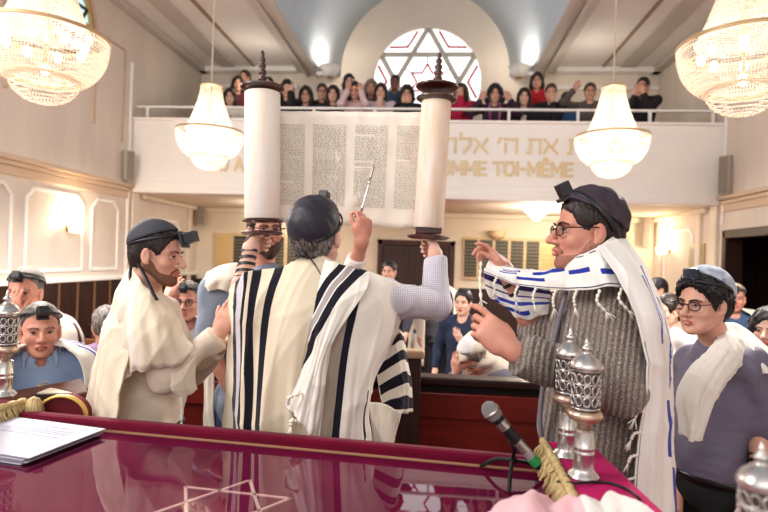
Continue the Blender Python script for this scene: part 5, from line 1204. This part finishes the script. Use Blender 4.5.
for i in range(34):
    a = rng.uniform(0, 2 * PI); e = c + V(.035 * math.cos(a), .03 * math.sin(a), -.055 + rng.normal() * .006); tassel_mb.tube([c, c + (e - c) * .5 + V(0, 0, .018), e], .0042, 5)
tassel_mb.build('corner_tassel', M_fringe, tb, True)
fringe([w0 + (w3 - w0) * t + V(-.006, 0, -.002 + .003 * math.sin(9 * t)) for t in np.linspace(0, 1, 7)], -e1 * .022 - V(0, 0, .05), M_fringe, 'right_fringe', tb)
# papers
ps = [(0, 425), (102, 434), (60, 452), (0, 482)]
def paper_stack(corners, z, n, t, label, tint):
    r = empty('paper_stack', onZ(40, 450, z), label, 'papers'); c = [onZ(*q, z) for q in corners]; ctr = sum(c) / 4
    for i in range(n):
        o = V(rng.normal() * .006, rng.normal() * .006, 0); sc_ = 1 + rng.normal() * .01
        MB().prism([ctr + (q - ctr) * sc_ + o + V(0, 0, i * t) for q in c], (0, 0, t * .8)).build('page', mat('paper_%d' % (i % 2), tint[i % 2], .7, noise=.03, nscale=8), r)
    return r, c, z + n * t
c0 = onZ(101, 435, GZ); u_ = unit(onZ(20, 424, GZ) - c0); v_ = np.cross(u_, [0, 0, 1]); v_ = v_ if v_[1] < 0 else -v_
r = empty('paper_stack', c0 + u_ * .2 + v_ * .2, 'loose white printed sheets stacked on the glass at left', 'papers')
for i in range(7):
    o = u_ * rng.normal() * .008 + v_ * rng.normal() * .006; q = c0 + o + V(0, 0, .0012 + i * .0032)
    pg = MB().prism([q, q + u_ * .46, q + u_ * .46 + v_ * .30, q + v_ * .30], (0, 0, .0028)).build('page', mat('paper_%d' % (i % 2), ('#b9b8c6', '#aaa9b8')[i % 2], .6), r)
    if i == 6:
        tx = MB(); zz = q[2] + .0031
        for a, b, w_, h_ in ((.10, .045, .10, .006), (.06, .075, .2, .004), (.06, .09, .22, .004), (.06, .105, .18, .004), (.06, .13, .24, .004)): 
            k0 = q + u_ * a + v_ * b; k0[2] = zz; tx.prism([k0, k0 + u_ * w_, k0 + u_ * w_ + v_ * h_, k0 + v_ * h_], (0, 0, .0004))
        tx.build('print_lines', mat('print_grey', '#8f8eb0', .7), pg)
# silver finials
M_sil = mat('silver', '#c9c5c2', .25, metal=.9); M_sil_dk = mat('silver_pierced', '#7a6f6c', .35, metal=.8, noise=.4, nscale=40); M_gilt = mat('silver_warm', '#cfb5a0', .28, metal=.85)
def rimon(c, label, h=.40, lean=0):
    r = empty('torah_finial', c, label, 'finial'); k = h / .40; c = np.array(c)
    q = lambda pr: [(a * k, b * k) for a, b in pr]
    MB().lathe(q([(0, 0), (.043, 0), (.044, .006), (.039, .014), (.031, .020), (.0285, .028), (.028, .066), (.0295, .068), (.0295, .074), (.028, .076), (.028, .082), (.0295, .084), (.0295, .090), (.028, .092), (.027, .132), (.022, .137), (0, .138)]), c, n=28).build('stem', M_sil, r, auto=True)
    MB().lathe(q([(0, .136), (.019, .136), (.018, .152), (.026, .157), (.044, .168), (.050, .178), (.047, .188), (.038, .195), (0, .196)]), c, n=28).build('knop', M_gilt, r, True)
    MB().lathe(q([(0, .195), (.036, .196), (.038, .202), (.037, .304), (.039, .312), (0, .313)]), c, n=28).build('drum', M_sil_dk, r, auto=True)
    pi = MB()
    for j in range(11):
        a = 2 * PI * j / 11
        for zz in (.222, .254, .286):
            ring = [c + k * V(.0395 * math.cos(a + .23 * math.cos(w)), .0395 * math.sin(a + .23 * math.cos(w)), zz + .013 * math.sin(w)) for w in np.linspace(0, 2 * PI, 13)[:-1]]; pi.tube(ring, .0024 * k, 5, closed=True)
    for zz in (.201, .238, .270, .308): pi.tube([c + k * V(.0395 * math.cos(w), .0395 * math.sin(w), zz) for w in np.linspace(0, 2 * PI, 29)[:-1]], .003 * k, 6, closed=True)
    pi.build('pierced_scrollwork', M_sil, r, True)
    MB().lathe(q([(0, .310), (.046, .311), (.048, .317), (.044, .326), (.036, .338), (.022, .348), (.013, .354), (.010, .360), (.014, .364), (.016, .369), (.012, .375), (.006, .379), (.008, .384), (.005, .389), (.002, .400), (0, .401)]), c, n=28).build('crown', M_sil, r, True)
    return r
rimon(onZ(583, 477, WZ), 'silver finial standing on the fuchsia velvet, the nearer of the pair beside the cardigan man', .342)
rimon(onZ(567, 456, WZ), 'silver finial standing on the fuchsia velvet, the farther of the pair beside the cardigan man', .350)
rimon(onZ(4, 396, TZ + .031), 'out-of-focus silver finial at the left edge, standing on the crimson velvet wing', .40)
q = w1 + (w2 - w1) * 2.12; q = P(757, 620, .80); q = V(q[0], q[1], WZ); rimon(q, 'small out-of-focus silver ornament at the lower right corner, nearest the camera', .275)
# microphone
mc = empty('microphone_stand', onZ(512, 476, GZ), 'black desk tripod holding the silver microphone beside the fringe', 'microphone stand'); b0 = onZ(512, 477, GZ + .005)
tipm, tail = P(485, 404, 1.55), P(536, 463, 1.55)
hub = b0 + V(0, 0, .05); topp = P(517, 436, 1.575)
st = MB(); st.tube([hub, topp], .006, 8); st.ell(hub, (.012, .012, .016)); st.build('stem', mat('stand_black', '#1b191b', .4), mc, True)
for a in (.3, 2.4, 4.5): MB().tube(smooth_path([hub, hub + V(.06 * math.cos(a), .06 * math.sin(a), -.015), hub + V(.115 * math.cos(a), .115 * math.sin(a), -.052)], 5), [.006] * 10 + [.005], 8).build('leg', mat('stand_black', '#1b191b', .4), mc, True)
ax = unit(tail - tipm); Lm = np.linalg.norm(tail - tipm)
MB().tube([P(513, 438, 1.56), P(518, 446, 1.56)], .017, 12).build('clip', mat('stand_black', '#1b191b', .4), mc, True)
mi = empty('microphone', tipm, 'silver and black hand microphone with a green end ring', 'microphone')
MB().lathe([(0, -.002), (.012, 0), (.0205, .008), (.0245, .020), (.0245, .026), (.021, .046), (.019, .05), (0, .05)], tipm, ax, 28).build('grille', mat('mic_grille', '#a7a3a3', .35, metal=.8, bump=.8, nscale=500), mi, True)
MB().lathe([(0, .024), (.0255, .024), (.0258, .028), (.0255, .031), (0, .031)], tipm, ax, 28).build('grille_band', M_sil, mi, True)
def seg(a, b, r0, r1, m, nm): MB().lathe([(0, a), (r0, a), (r1, b), (0, b)], tipm, ax, 24).build(nm, m, mi, auto=True)
seg(.05, .062, .018, .0175, mat('mic_black', '#1d1c1f', .35), 'neck_ring'); seg(.062, .088, .0172, .0168, M_sil, 'silver_band'); seg(.088, .135, .0166, .0155, mat('mic_black', '#1d1c1f', .35), 'barrel')
seg(.135, .170, .0153, .0145, M_sil, 'silver_band'); seg(.170, Lm - .022, .0143, .014, mat('mic_lilac', '#b9a9b4', .4, metal=.5), 'lower_barrel'); seg(Lm - .022, Lm + .004, .0155, .0150, mat('mic_green', '#2f9c58', .45), 'green_ring'); seg(Lm + .004, Lm + .03, .009, .006, mat('mic_black', '#1d1c1f'), 'cable_plug')
tl_ = tipm + ax * (Lm + .028)
cb = MB().tube(smooth_path([tl_, P(548, 478, 1.52), onZ(567, 483, WZ + .004), onZ(600, 482, WZ + .004), onZ(622, 487, WZ + .004), onZ(640, 500, WZ + .003), P(650, 520, 1.43), P(655, 560, 1.43)], 8), .0036, 8).build('microphone_cable', mat('cable_black', '#161518', .5), None, True)
tag(cb, 'black microphone cable trailing over the fuchsia velvet', 'cable')
# crumpled cloth in the foreground
cl = sheet('folded_cloth', [
    [(498, 500, 1.22), (540, 494, 1.22), (580, 500, 1.22), (604, 494, 1.20), (640, 505, 1.20)],
    [(480, 508, 1.16), (530, 493, 1.13), (575, 500, 1.12), (605, 495, 1.12), (652, 512, 1.12)],
    [(470, 525, 1.10), (530, 515, 1.04), (580, 520, 1.04), (620, 512, 1.04), (668, 530, 1.05)],
    [(462, 560, 1.04), (530, 555, 1.0), (585, 560, 1.0), (630, 555, 1.0), (680, 570, 1.0)],
    [(455, 610, 1.0), (530, 612, .98), (590, 615, .98), (640, 612, .98), (690, 620, .98)]],
    striped('cloth_pink', '#ecb9bf', [(.55, 1.1, '#e6dfdb')]), None, 80, 60, .006, [(.008, 3, .3, .4, -1), (.005, 6, 1, .5, -1)])
tag(cl, 'out-of-focus pale pink and white cloth at the bottom edge of the table', 'cloth')
# ------------------------------------------------------------ the congregation in the hall
def cloth_mat(hx): return mat('cloth_' + hx, hx, .85, noise=.08, nscale=6, bump=.1)
def extra(u, v, d, label, face=(0, -1, 0), tilt=0, ground=0, s=1.0, topc='#444444', hair=('short', M_hair_dk), skin=M_skin, hL=None, hR=None, sleeve=(.95, .95), kip=None, box=False, glasses=False, h=.010, seated=False, shawl=None, skirt=None, head_up=(0, 0, 1), T=None, bot=True, group=None, beardm=None, fine=True, width=1.0, trouser=None, rest=False, neck=None):
    """a whole standing or seated figure whose head is at pixel (u, v), distance d; hL / hR: hand targets in the head frame"""
    fx = unit(np.array(face, float) + V(0, 0, tilt)); f = Frame(P(u, v, d), fx, head_up, s); T = V(fx[0], fx[1], 0) if T is None else np.array(T, float)
    base = f.o * V(1, 1, 0) + V(0, 0, ground); r = empty('person', base, label, 'person', group)
    over = {}
    if neck is not None: over['neck'] = f(*neck)
    if hL is not None: over['wL'] = f(*hL)
    if hR is not None: over['wR'] = f(*hR)
    J = skel(f, T, ground, s, over, seated=seated, width=width); hands = {}
    for k, hh in (('L', hL), ('R', hR)):
        D = unit(J['w' + k] - J['e' + k]); q = 1 if k == 'L' else -1
        if rest: hands[k] = (J['T'] * .8 - J['side'] * q * .5 - V(0, 0, .12), V(0, 0, -1), -J['side'] * q + J['T'] * -.4, dict(curl=(.35, .45, .3), spread=.03))
        elif hh is not None: D = unit(D * .6 + f.z * .5); hands[k] = (D, -f.x, -J['side'] * q + f.z * .2, dict(curl=(.25, .35, .2), spread=.04))
        else: hands[k] = (D, -J['side'] * q, J['T'], dict(curl=(.3, .4, .3), spread=.03))
    body(J, f, r, skin, h, hands, fine=fine, legs=skirt is None)
    hk, hm = hair[0], hair[1]
    if hk == 'short': short_hair(f, r, hm, h * .75, .010, line=.034, back=-.07, noise=.003)
    elif hk == 'long': long_hair(f, r, hm, h, hair[2] if len(hair) > 2 else .22, hair[3] if len(hair) > 3 else 0, hair[4] if len(hair) > 4 else 0)
    elif hk == 'bob': long_hair(f, r, hm, h, .12, .006, .003)
    elif hk == 'bald': short_hair(f, r, hm, h * .7, .004, line=-.01, back=-.06, noise=.001)
    if d < 7:
        eyes(f, r)
        brows(f, r, hm if hk != 'bald' else M_hair_grey); lips(f, r, M_lip2)
    else:
        b = MB()
        for y in (-1, 1): b.ell(f(.083, y * .032, .003), np.array([.008, .012, .007]) * s, 8, 6, f.M)
        b.build('eye', mat('eye_dark', '#2a1d18', .4), r, True)
        b = MB(); b.tube([f(.098, -.02, -.064), f(.103, 0, -.063), f(.098, .02, -.064)], [.004, .007, .004], 6); b.build('lips', M_lip2, r, True)
        b = MB()
        for y in (-1, 1): b.tube([f(.093, y * .014, .024), f(.084, y * .048, .024)], .0045, 6)
        b.build('eyebrow', hm, r, True)
    if glasses: spectacles(f, r, M_frame, lens=d < 5)
    if kip: kippah(f, r, kip, (-.45, 0, 1), .3, .016, h=h * .7)
    if box: head_strap(f, r, M_leather, (-.3, 0, 1), .02, .014, .016, h=.005); tefillin_box(f, (.105, 0, .09), r, M_leather, (1, 0, .5), 1.1)
    if beardm: beard(f, r, beardm, .008, h * .6, full=.006)
    top(J, r, cloth_mat(topc), h, .008, sleeve, wr=.004, seed=int(u), skirt=skirt, slack=.012, name='dress' if skirt is not None else 'shirt', f=f, hem=.1 if skirt is not None else .16, cut=None if skirt is not None else -.09)
    if bot and skirt is None: trousers(J, r, cloth_mat(trouser or '#23222a'), h * 1.2)
    if shawl is not None: draped(J, f, r, shawl)
    return r, f, J
def draped(J, f, r, m, ln=.62, open_=.085, name='prayer_shawl'):
    """a shawl over both shoulders: back panel and two front falls, as one cloth with thickness"""
    T, sd, n = J['T'], J['side'], J['neck'] + V(0, 0, .035); s = J['s']; cols = []
    for q in np.linspace(-1, 1, 9):
        a = q * PI * .80; ew = lambda rad_s, rad_t, w=a: -T * math.cos(w) * rad_t + sd * math.sin(w) * rad_s
        cols.append([n + ew(.085, .085) + V(0, 0, .02), n + ew(.17, .14) + V(0, 0, .0), n + ew(.268, .19) - V(0, 0, .085), n + ew(.30, .225) - V(0, 0, .30), n + ew(.31, .235) - V(0, 0, ln)])
    rows = [[cols[j][i] * 1 for j in range(9)] for i in range(5)]
    return sheet(name, rows, m, r, 60, 36, .008, [(.010, 7, .3, .2, .2)], world=True)
mS_blue = striped('shawl_blue_bars', '#efe8dd', [(.16, .19, royal), (.21, .225, royal), (.24, .27, royal), (.74, .765, royal), (.78, .80, royal), (.82, .85, royal), (.88, .9, royal)])
mS_maroon = striped('shawl_maroon_bars', '#eee6dc', [(.17, .20, '#5d1528'), (.24, .27, '#5d1528'), (.74, .77, '#5d1528'), (.81, .84, '#5d1528')])
mS_black = striped('shawl_black_bars', '#ece3d4', [(.14, .18, navy), (.21, .24, navy), (.74, .78, navy), (.82, .86, navy)])
K_dk = mat('kippah_dark', '#25222a', .7); K_w = mat('kippah_white', '#d9d6d6', .8); K_gr = mat('kippah_grey', '#6f6a66', .8)
# left of the aisle
r, f, J = extra(25, 293, 3.2, 'man at far left covering his face with one hand, in a maroon-striped white shawl', (.35, -1, 0), 0, 0, 1.04, '#e2dad2', ('bald', M_hair_grey), M_skin_red, hR=(.13, -.015, -.12), kip=K_gr, box=True, shawl=mS_maroon, h=.007)
r, f, J = extra(40, 331, 2.62, 'ruddy balding man in pale blue shirt and blue-barred shawl, behind the book rest at left', (.65, -.75, 0), 0, .35, 1.02, '#8ea4c8', ('bald', M_hair_grey), M_skin_red, rest=True, neck=(-.01, 0, -.112), hL=(.24, .10, -.31), hR=(.22, -.12, -.33), box=True, shawl=mS_blue, seated=True, h=.006); shirt_collar(f, J, r, mat('collar_pale_blue', '#a9bad8', .8), 1.5, .012)
tie = MB(); n = J['neck']; t_ = J['T']; tie.prism([n + t_ * .232 - V(0, 0, .075) + J['side'] * .02, n + t_ * .215 - V(0, 0, .09) - J['side'] * .02, n + t_ * .248 - V(0, 0, .16) - J['side'] * .026, n + t_ * .25 - V(0, 0, .40) - J['side'] * .04, n + t_ * .25 - V(0, 0, .40) + J['side'] * .04, n + t_ * .248 - V(0, 0, .16) + J['side'] * .026], t_ * .012)
tie.build('necktie', mat('tie_stripes', '#3c4f6d', .6, hex2='#b9a98a', nscale=22, stretch=(1, 1, 4)), r)
extra(188, 302, 3.55, 'older man in glasses with head box, peering out right of the bearded man in profile', (.15, -1, 0), 0, 0, 1.0, '#c9c4c4', ('bald', M_hair_grey), M_skin_red, glasses=True, box=True, h=.007, shawl=mS_blue, hR=(.10, -.09, .03))
extra(106, 326, 3.6, 'person in mauve turned away, mostly behind the bearded man in profile', (-.5, 1, 0), -.2, 0, .95, '#8d7090', ('short', M_hair_grey), h=.010)
# beyond the barrier, centre
extra(389, 272, 6.6, 'dark-haired man far off by the brown doors, head just above the white shawl shoulder', (-.2, -1, 0), 0, 0, 1.0, '#3a3a44', ('short', M_hair_blk), h=.011)
r, f, J = extra(437, 277, 6.9, 'man in white shawl and black trousers standing by the brown doors, behind the raised sleeve', (.3, -1, 0), 0, 0, 1.0, '#45454d', ('short', M_hair_dk), kip=K_dk, h=.011, trouser='#1a1a20'); draped(J, f, r, M_wool, .95)
extra(463, 303, 5.1, 'dark-haired boy in a navy shirt standing in the aisle', (-.35, -1, 0), 0, 0, .93, '#1f2942', ('short', M_hair_blk), M_skin_pale, hL=(.17, .05, -.36), h=.009, sleeve=(.8, .8))
r, f, J = extra(474, 357, 3.55, 'bowed man with his hand over his covered head, shawl pulled up, behind the barrier', (-.5, -.6, 0), -.75, 0, 1.0, '#6d6d78', ('short', M_hair_grey), hR=(.13, -.07, -.02), h=.008, shawl=None, seated=True, kip=K_w)
S = Solid(); S.ell(f(-.02, 0, .045), (.112, .09, .098), f.M); S.cap(f(-.04, 0, -.02), f(-.06, 0, -.2), .09, .17, k=.06); S.ell(f(.125, 0, -.03), (.09, .07, .11), f.M, k=.02, op='s'); S.noise = wrinkles(.012, 1.3, 4, f.x); S.build('prayer_shawl', .006, mat('shawl_oatmeal', '#d9cfc0', .9, noise=.08, nscale=15, bump=.2, bscale=300), r)
r, f, J = extra(522, 366, 4.05, 'bent figure in white and blue shawl behind the barrier, hands together', (-.6, -.7, 0), -.5, 0, 1.0, '#2f3140', ('short', M_hair_dk), hR=(.16, -.11, .04), hL=(.2, .02, .02), h=.008, seated=True, kip=K_dk); draped(J, f, r, mS_blue, .5)
# right side of the hall
extra(657, 290, 6.15, 'dark-haired man in white shawl far off under the wall sconce, turned left', (-1, -.3, 0), 0, 0, 1.0, '#cfc8be', ('short', M_hair_blk), h=.010, shawl=M_wool)
r, f, J = extra(668, 312, 4.25, 'dark-haired person half hidden behind the blue-striped shawl edge at right', (-1, -.4, 0), 0, 0, 1.0, '#cfcaca', ('short', M_hair_dk), h=.009)
extra(735, 299, 5.2, 'older man with cap and white shawl by the dark doorway at right', (-.45, -1, 0), 0, 0, 1.0, '#3d5578', ('bald', M_hair_grey), M_skin_red, kip=mat('kippah_tan', '#b7a28c', .8), box=True, h=.009, shawl=M_wool)
extra(770, 331, 3.1, 'curly dark-haired boy at the right edge of the picture', (-.7, -.7, 0), 0, 0, .97, '#d9d4cf', ('long', M_hair_blk, .06, .0, .004), M_skin_pale, h=.007)
# chair with a gilt crest, lectern and post
ch = empty('armchair', P(62, 470, 2.32) * V(1, 1, 0) + V(0, 0, .35), 'red chair with an arched gilt back rail behind the left table edge', 'chair')
arcp = [P(62 + 24 * math.cos(a), 416 - 20 * math.sin(a), 2.10) for a in np.linspace(-.2, PI + .2, 25)]
MB().tube(arcp, .011, 8, flat=.6).build('gilt_rail', mat('gilt_bright', '#d6b25f', .35, metal=.6, bump=.3, nscale=120), ch, True)
MB().prism([p + FW * .006 for p in arcp], FW * .04).build('red_backrest', mat('chair_red', '#6f0f1f', .7, noise=.2, nscale=10), ch)
cb_ = P(60, 500, 2.14); M3 = np.array([RT * V(1, 1, 0), FW * V(1, 1, 0), [0, 0, 1]]); MB().box(V(cb_[0], cb_[1] - .0, .80), (.34, .20, .08), M3).build('seat', mat('chair_red', '#6f0f1f'), ch, bevel=.02)
for a in (-1, 1):
    for b in (-1, 1): MB().box(V(cb_[0], cb_[1], .555) + RT * .14 * a + FW * .07 * b * V(1, 1, 0), (.04, .04, .41), M3).build('leg', M_maho_dk, ch)
for a in (-1, 1): MB().tube([V(cb_[0], cb_[1], .8) + RT * .14 * a, P(62 + 23 * a, 420, 2.12)], .014, 8).build('back_post', M_maho_dk, ch)
lt = empty('lectern', P(30, 440, 2.5) * V(1, 1, 0) + V(0, 0, .35), 'dark wooden sloping book rest in front of the man in pale blue', 'lectern')
q0, q1, q2, q3 = P(-20, 424, 2.30), P(88, 400, 2.30), P(82, 386, 2.44), P(-25, 405, 2.44)
MB().prism([q0, q1, q2, q3], V(0, 0, .035)).build('book_rest', mat('lectern_wood', '#3a211a', .35, hex2='#5a3424', nscale=6, stretch=(1, 6, 6)), lt, bevel=.006)
for p in (q0 * .93 + q1 * .07, q0 * .07 + q1 * .93): MB().slab((p[0] - .025, p[1] + .02, .35), (p[0] + .025, p[1] + .07, p[2] + .02)).build('leg', M_maho, lt)
bk = empty('prayer_book', P(70, 378, 2.52), 'open dark prayer book on the sloping book rest at left', 'book'); p = P(62, 400, 2.37)
MB().box(p + V(0, 0, .028), (.16, .11, .02), np.array([RT, FW, UP])).build('cover', mat('book_dark', '#2a2522', .5), bk, bevel=.003)
MB().box(p + V(0, 0, .040), (.15, .10, .006), np.array([RT, FW, UP])).build('pages', mat('book_pages', '#cfc4ae', .8), bk)
po = empty('bench_end', P(411, 400, 2.84) * V(1, 1, 0) + V(0, 0, .35), 'dark wooden bench end with a pale worn top, right of the raised-arm man', 'bench')
c = P(410, 372, 2.8); MB().slab((c[0] - .055, c[1] - .03, .35), (c[0] + .055, c[1] + .03, 1.46)).build('post', M_wood_dk, po, bevel=.008); MB().slab((c[0] - .07, c[1] - .05, 1.46), (c[0] + .07, c[1] + .04, 1.50)).build('worn_top', mat('worn_oak', '#b79a7a', .6), po, bevel=.01)
# ------------------------------------------------------------ the women and children in the gallery
PK, WH, BK, MR, RD = '#e3c3c4', '#e9e2de', '#211d22', '#5a1a25', '#c8202c'
hd = lambda m, l=.22, v=0: ('long', m, l, v)
def g(u, v, Y, lab, face, tilt, **k):
    k['s'] = k.get('s', 1.0) * 1.07
    return extra(u, v, float((onY(u, v, Y + .03) - CAM) @ FW), lab, face, tilt, ground=GAL, skirt=GAL, h=.0105, fine=False, **k)
fz = (.05, -1, 0)
g(230, 97, 9.15, 'brown-haired woman in a white top at the left end of the gallery', (.3, -1, 0), -.2, topc=WH, hair=hd(M_hair_dk), skin=M_skin_pale, hL=(.16, .05, -.42), hR=(.16, -.05, -.42))
g(238, 84, 9.75, 'dark-haired woman in maroon behind the white-topped woman', (.35, -1, 0), -.2, topc=MR, hair=hd(M_hair_dk, .12))
g(245, 78, 10.3, 'brown-haired person at the very back left of the gallery, only the head showing', (-.2, -1, 0), -.1, topc='#4d3a34', hair=('short', M_hair_brown), s=1.03)
g(268, 85, 9.9, 'dark-haired person behind the left roller top in the gallery', (.1, -1, 0), -.15, topc=BK, hair=hd(M_hair_blk, .1))
g(287, 89, 9.15, 'woman in black, long black hair, hand raised to her brow', (.15, -1, 0), -.2, topc=BK, hair=hd(M_hair_blk, .26, .004), skin=M_skin_pale, hL=(.10, .07, -.04), s=1.06)
g(306, 95, 9.15, 'woman in glasses with shoulder-length dark hair and dark jacket over pink', (.1, -1, 0), -.2, topc='#2b2230', hair=hd(M_hair_dk, .15, .006), glasses=True)
g(322, 92, 9.4, 'short-haired person in glasses and black, pressed beside a long-haired woman', (.2, -1, 0), -.2, topc='#2a1c20', hair=('short', M_hair_dk), glasses=True)
g(333, 94, 9.1, 'woman in black with long dark hair, next to the short-haired person in glasses', (.1, -1, 0), -.2, topc=BK, hair=hd(M_hair_dk, .24), skin=M_skin_pale)
g(349, 82, 9.8, 'dark-haired woman at the back, hands lifted, behind the woman with raised hands', (.3, -1, 0), -.2, topc='#e0ccd0', hair=hd(M_hair_blk, .12), hL=(.12, .08, -.08), skin=M_skin_pale)
g(355, 91, 9.1, 'woman in pale pink holding both hands up at her forehead', (.05, -1, 0), -.2, topc=PK, hair=hd(M_hair_blk, .25), hL=(.12, .10, -.01), hR=(.12, -.10, -.01), s=1.04)
g(371, 88, 9.7, 'ash-haired woman in a dark coat at the left of the round window', (.1, -1, 0), -.2, topc='#3b3a3f', hair=('bob', M_hair_blond))
g(381, 92, 9.1, 'long-haired woman in pale pink with hands clasped at her chest', (.0, -1, 0), -.2, topc='#dfc6cc', hair=hd(M_hair_dk, .27), hL=(.15, .02, -.22), hR=(.15, -.02, -.22), skin=M_skin_pale)
g(395, 83, 9.8, 'boy in a blue top before the round window, dark cap of hair', (.0, -1, 0), -.15, topc='#39506e', hair=('short', M_hair_blk), skin=SKIN('skin_brown', '#8a5a44', '#7a4c38'), s=.98)
g(407, 94, 9.1, 'woman in black with both hands over her mouth', (.0, -1, 0), -.25, topc=BK, hair=('bob', M_hair_dk), hL=(.115, .04, -.13), hR=(.115, -.04, -.13))
g(461, 93, 9.2, 'brown-haired woman in crimson with white shawl, right of the right roller top', (-.5, -1, 0), -.2, topc='#c01f4a', hair=('bob', M_hair_brown), hL=(.13, .05, -.06), s=1.02)
r, f, J = g(495, 94, 9.1, 'curly black-haired woman with a purple scarf, both palms raised', (-.05, -1, 0), -.2, topc='#3a2433', hair=hd(M_hair_blk, .15, .014), hL=(.10, .20, -.09), hR=(.10, -.20, -.09), s=1.05)
MB().tube(smooth_path([J['chest'] + J['T'] * .14 + J['side'] * .07 - V(0, 0, .15), J['neck'] + J['side'] * .08 + J['T'] * .06, J['neck'] - J['T'] * .08, J['neck'] - J['side'] * .08 + J['T'] * .06, J['chest'] + J['T'] * .14 - J['side'] * .05 - V(0, 0, .2)], 6), .035, 8, flat=.6).build('scarf', mat('scarf_purple', '#7d2f68', .8, hex2='#c07aa6', nscale=20), r, True)
r, f, J = g(524, 97, 9.1, 'woman with long dark hair in a black jacket over white', (-.1, -1, 0), -.2, topc=BK, hair=hd(M_hair_dk, .26), skin=M_skin_pale, s=1.03)
MB().box(J['chest'] + J['T'] * .128 - V(0, 0, .10), (.09, .03, .34), np.array([J['side'], J['T'], [0, 0, 1]])).build('white_blouse', cloth_mat(WH), r, bevel=.012)
g(537, 81, 9.7, 'dark-haired woman in bright red standing behind the black jackets', (-.2, -1, 0), -.2, topc=RD, hair=hd(M_hair_dk, .14), s=1.04)
g(551, 93, 9.1, 'person in black with a hand over the mouth, in front of the red-dressed woman', (-.1, -1, 0), -.2, topc=BK, hair=('short', M_hair_brown), hL=(.12, .02, -.13), s=1.03)
g(566, 100, 9.5, 'person in a blue top mostly hidden between the black jackets and the waving man', (-.2, -1, 0), -.2, topc='#4f79b4', hair=('short', M_hair_dk), s=.9)
g(590, 92, 9.15, 'grey-jacketed man waving one hand, left of the right chandelier', (-.2, -1, 0), -.15, topc='#5d5350', hair=('short', M_hair_brown), hR=(.12, -.22, .03), s=1.02)
r, f, J = g(643, 87, 9.15, 'dark-haired person in black and glasses at the right end of the gallery', (-.6, -1, 0), -.15, topc=BK, hair=('short', M_hair_blk), hL=(.2, .04, -.12), hR=(.2, -.06, -.12), glasses=True, s=1.06)
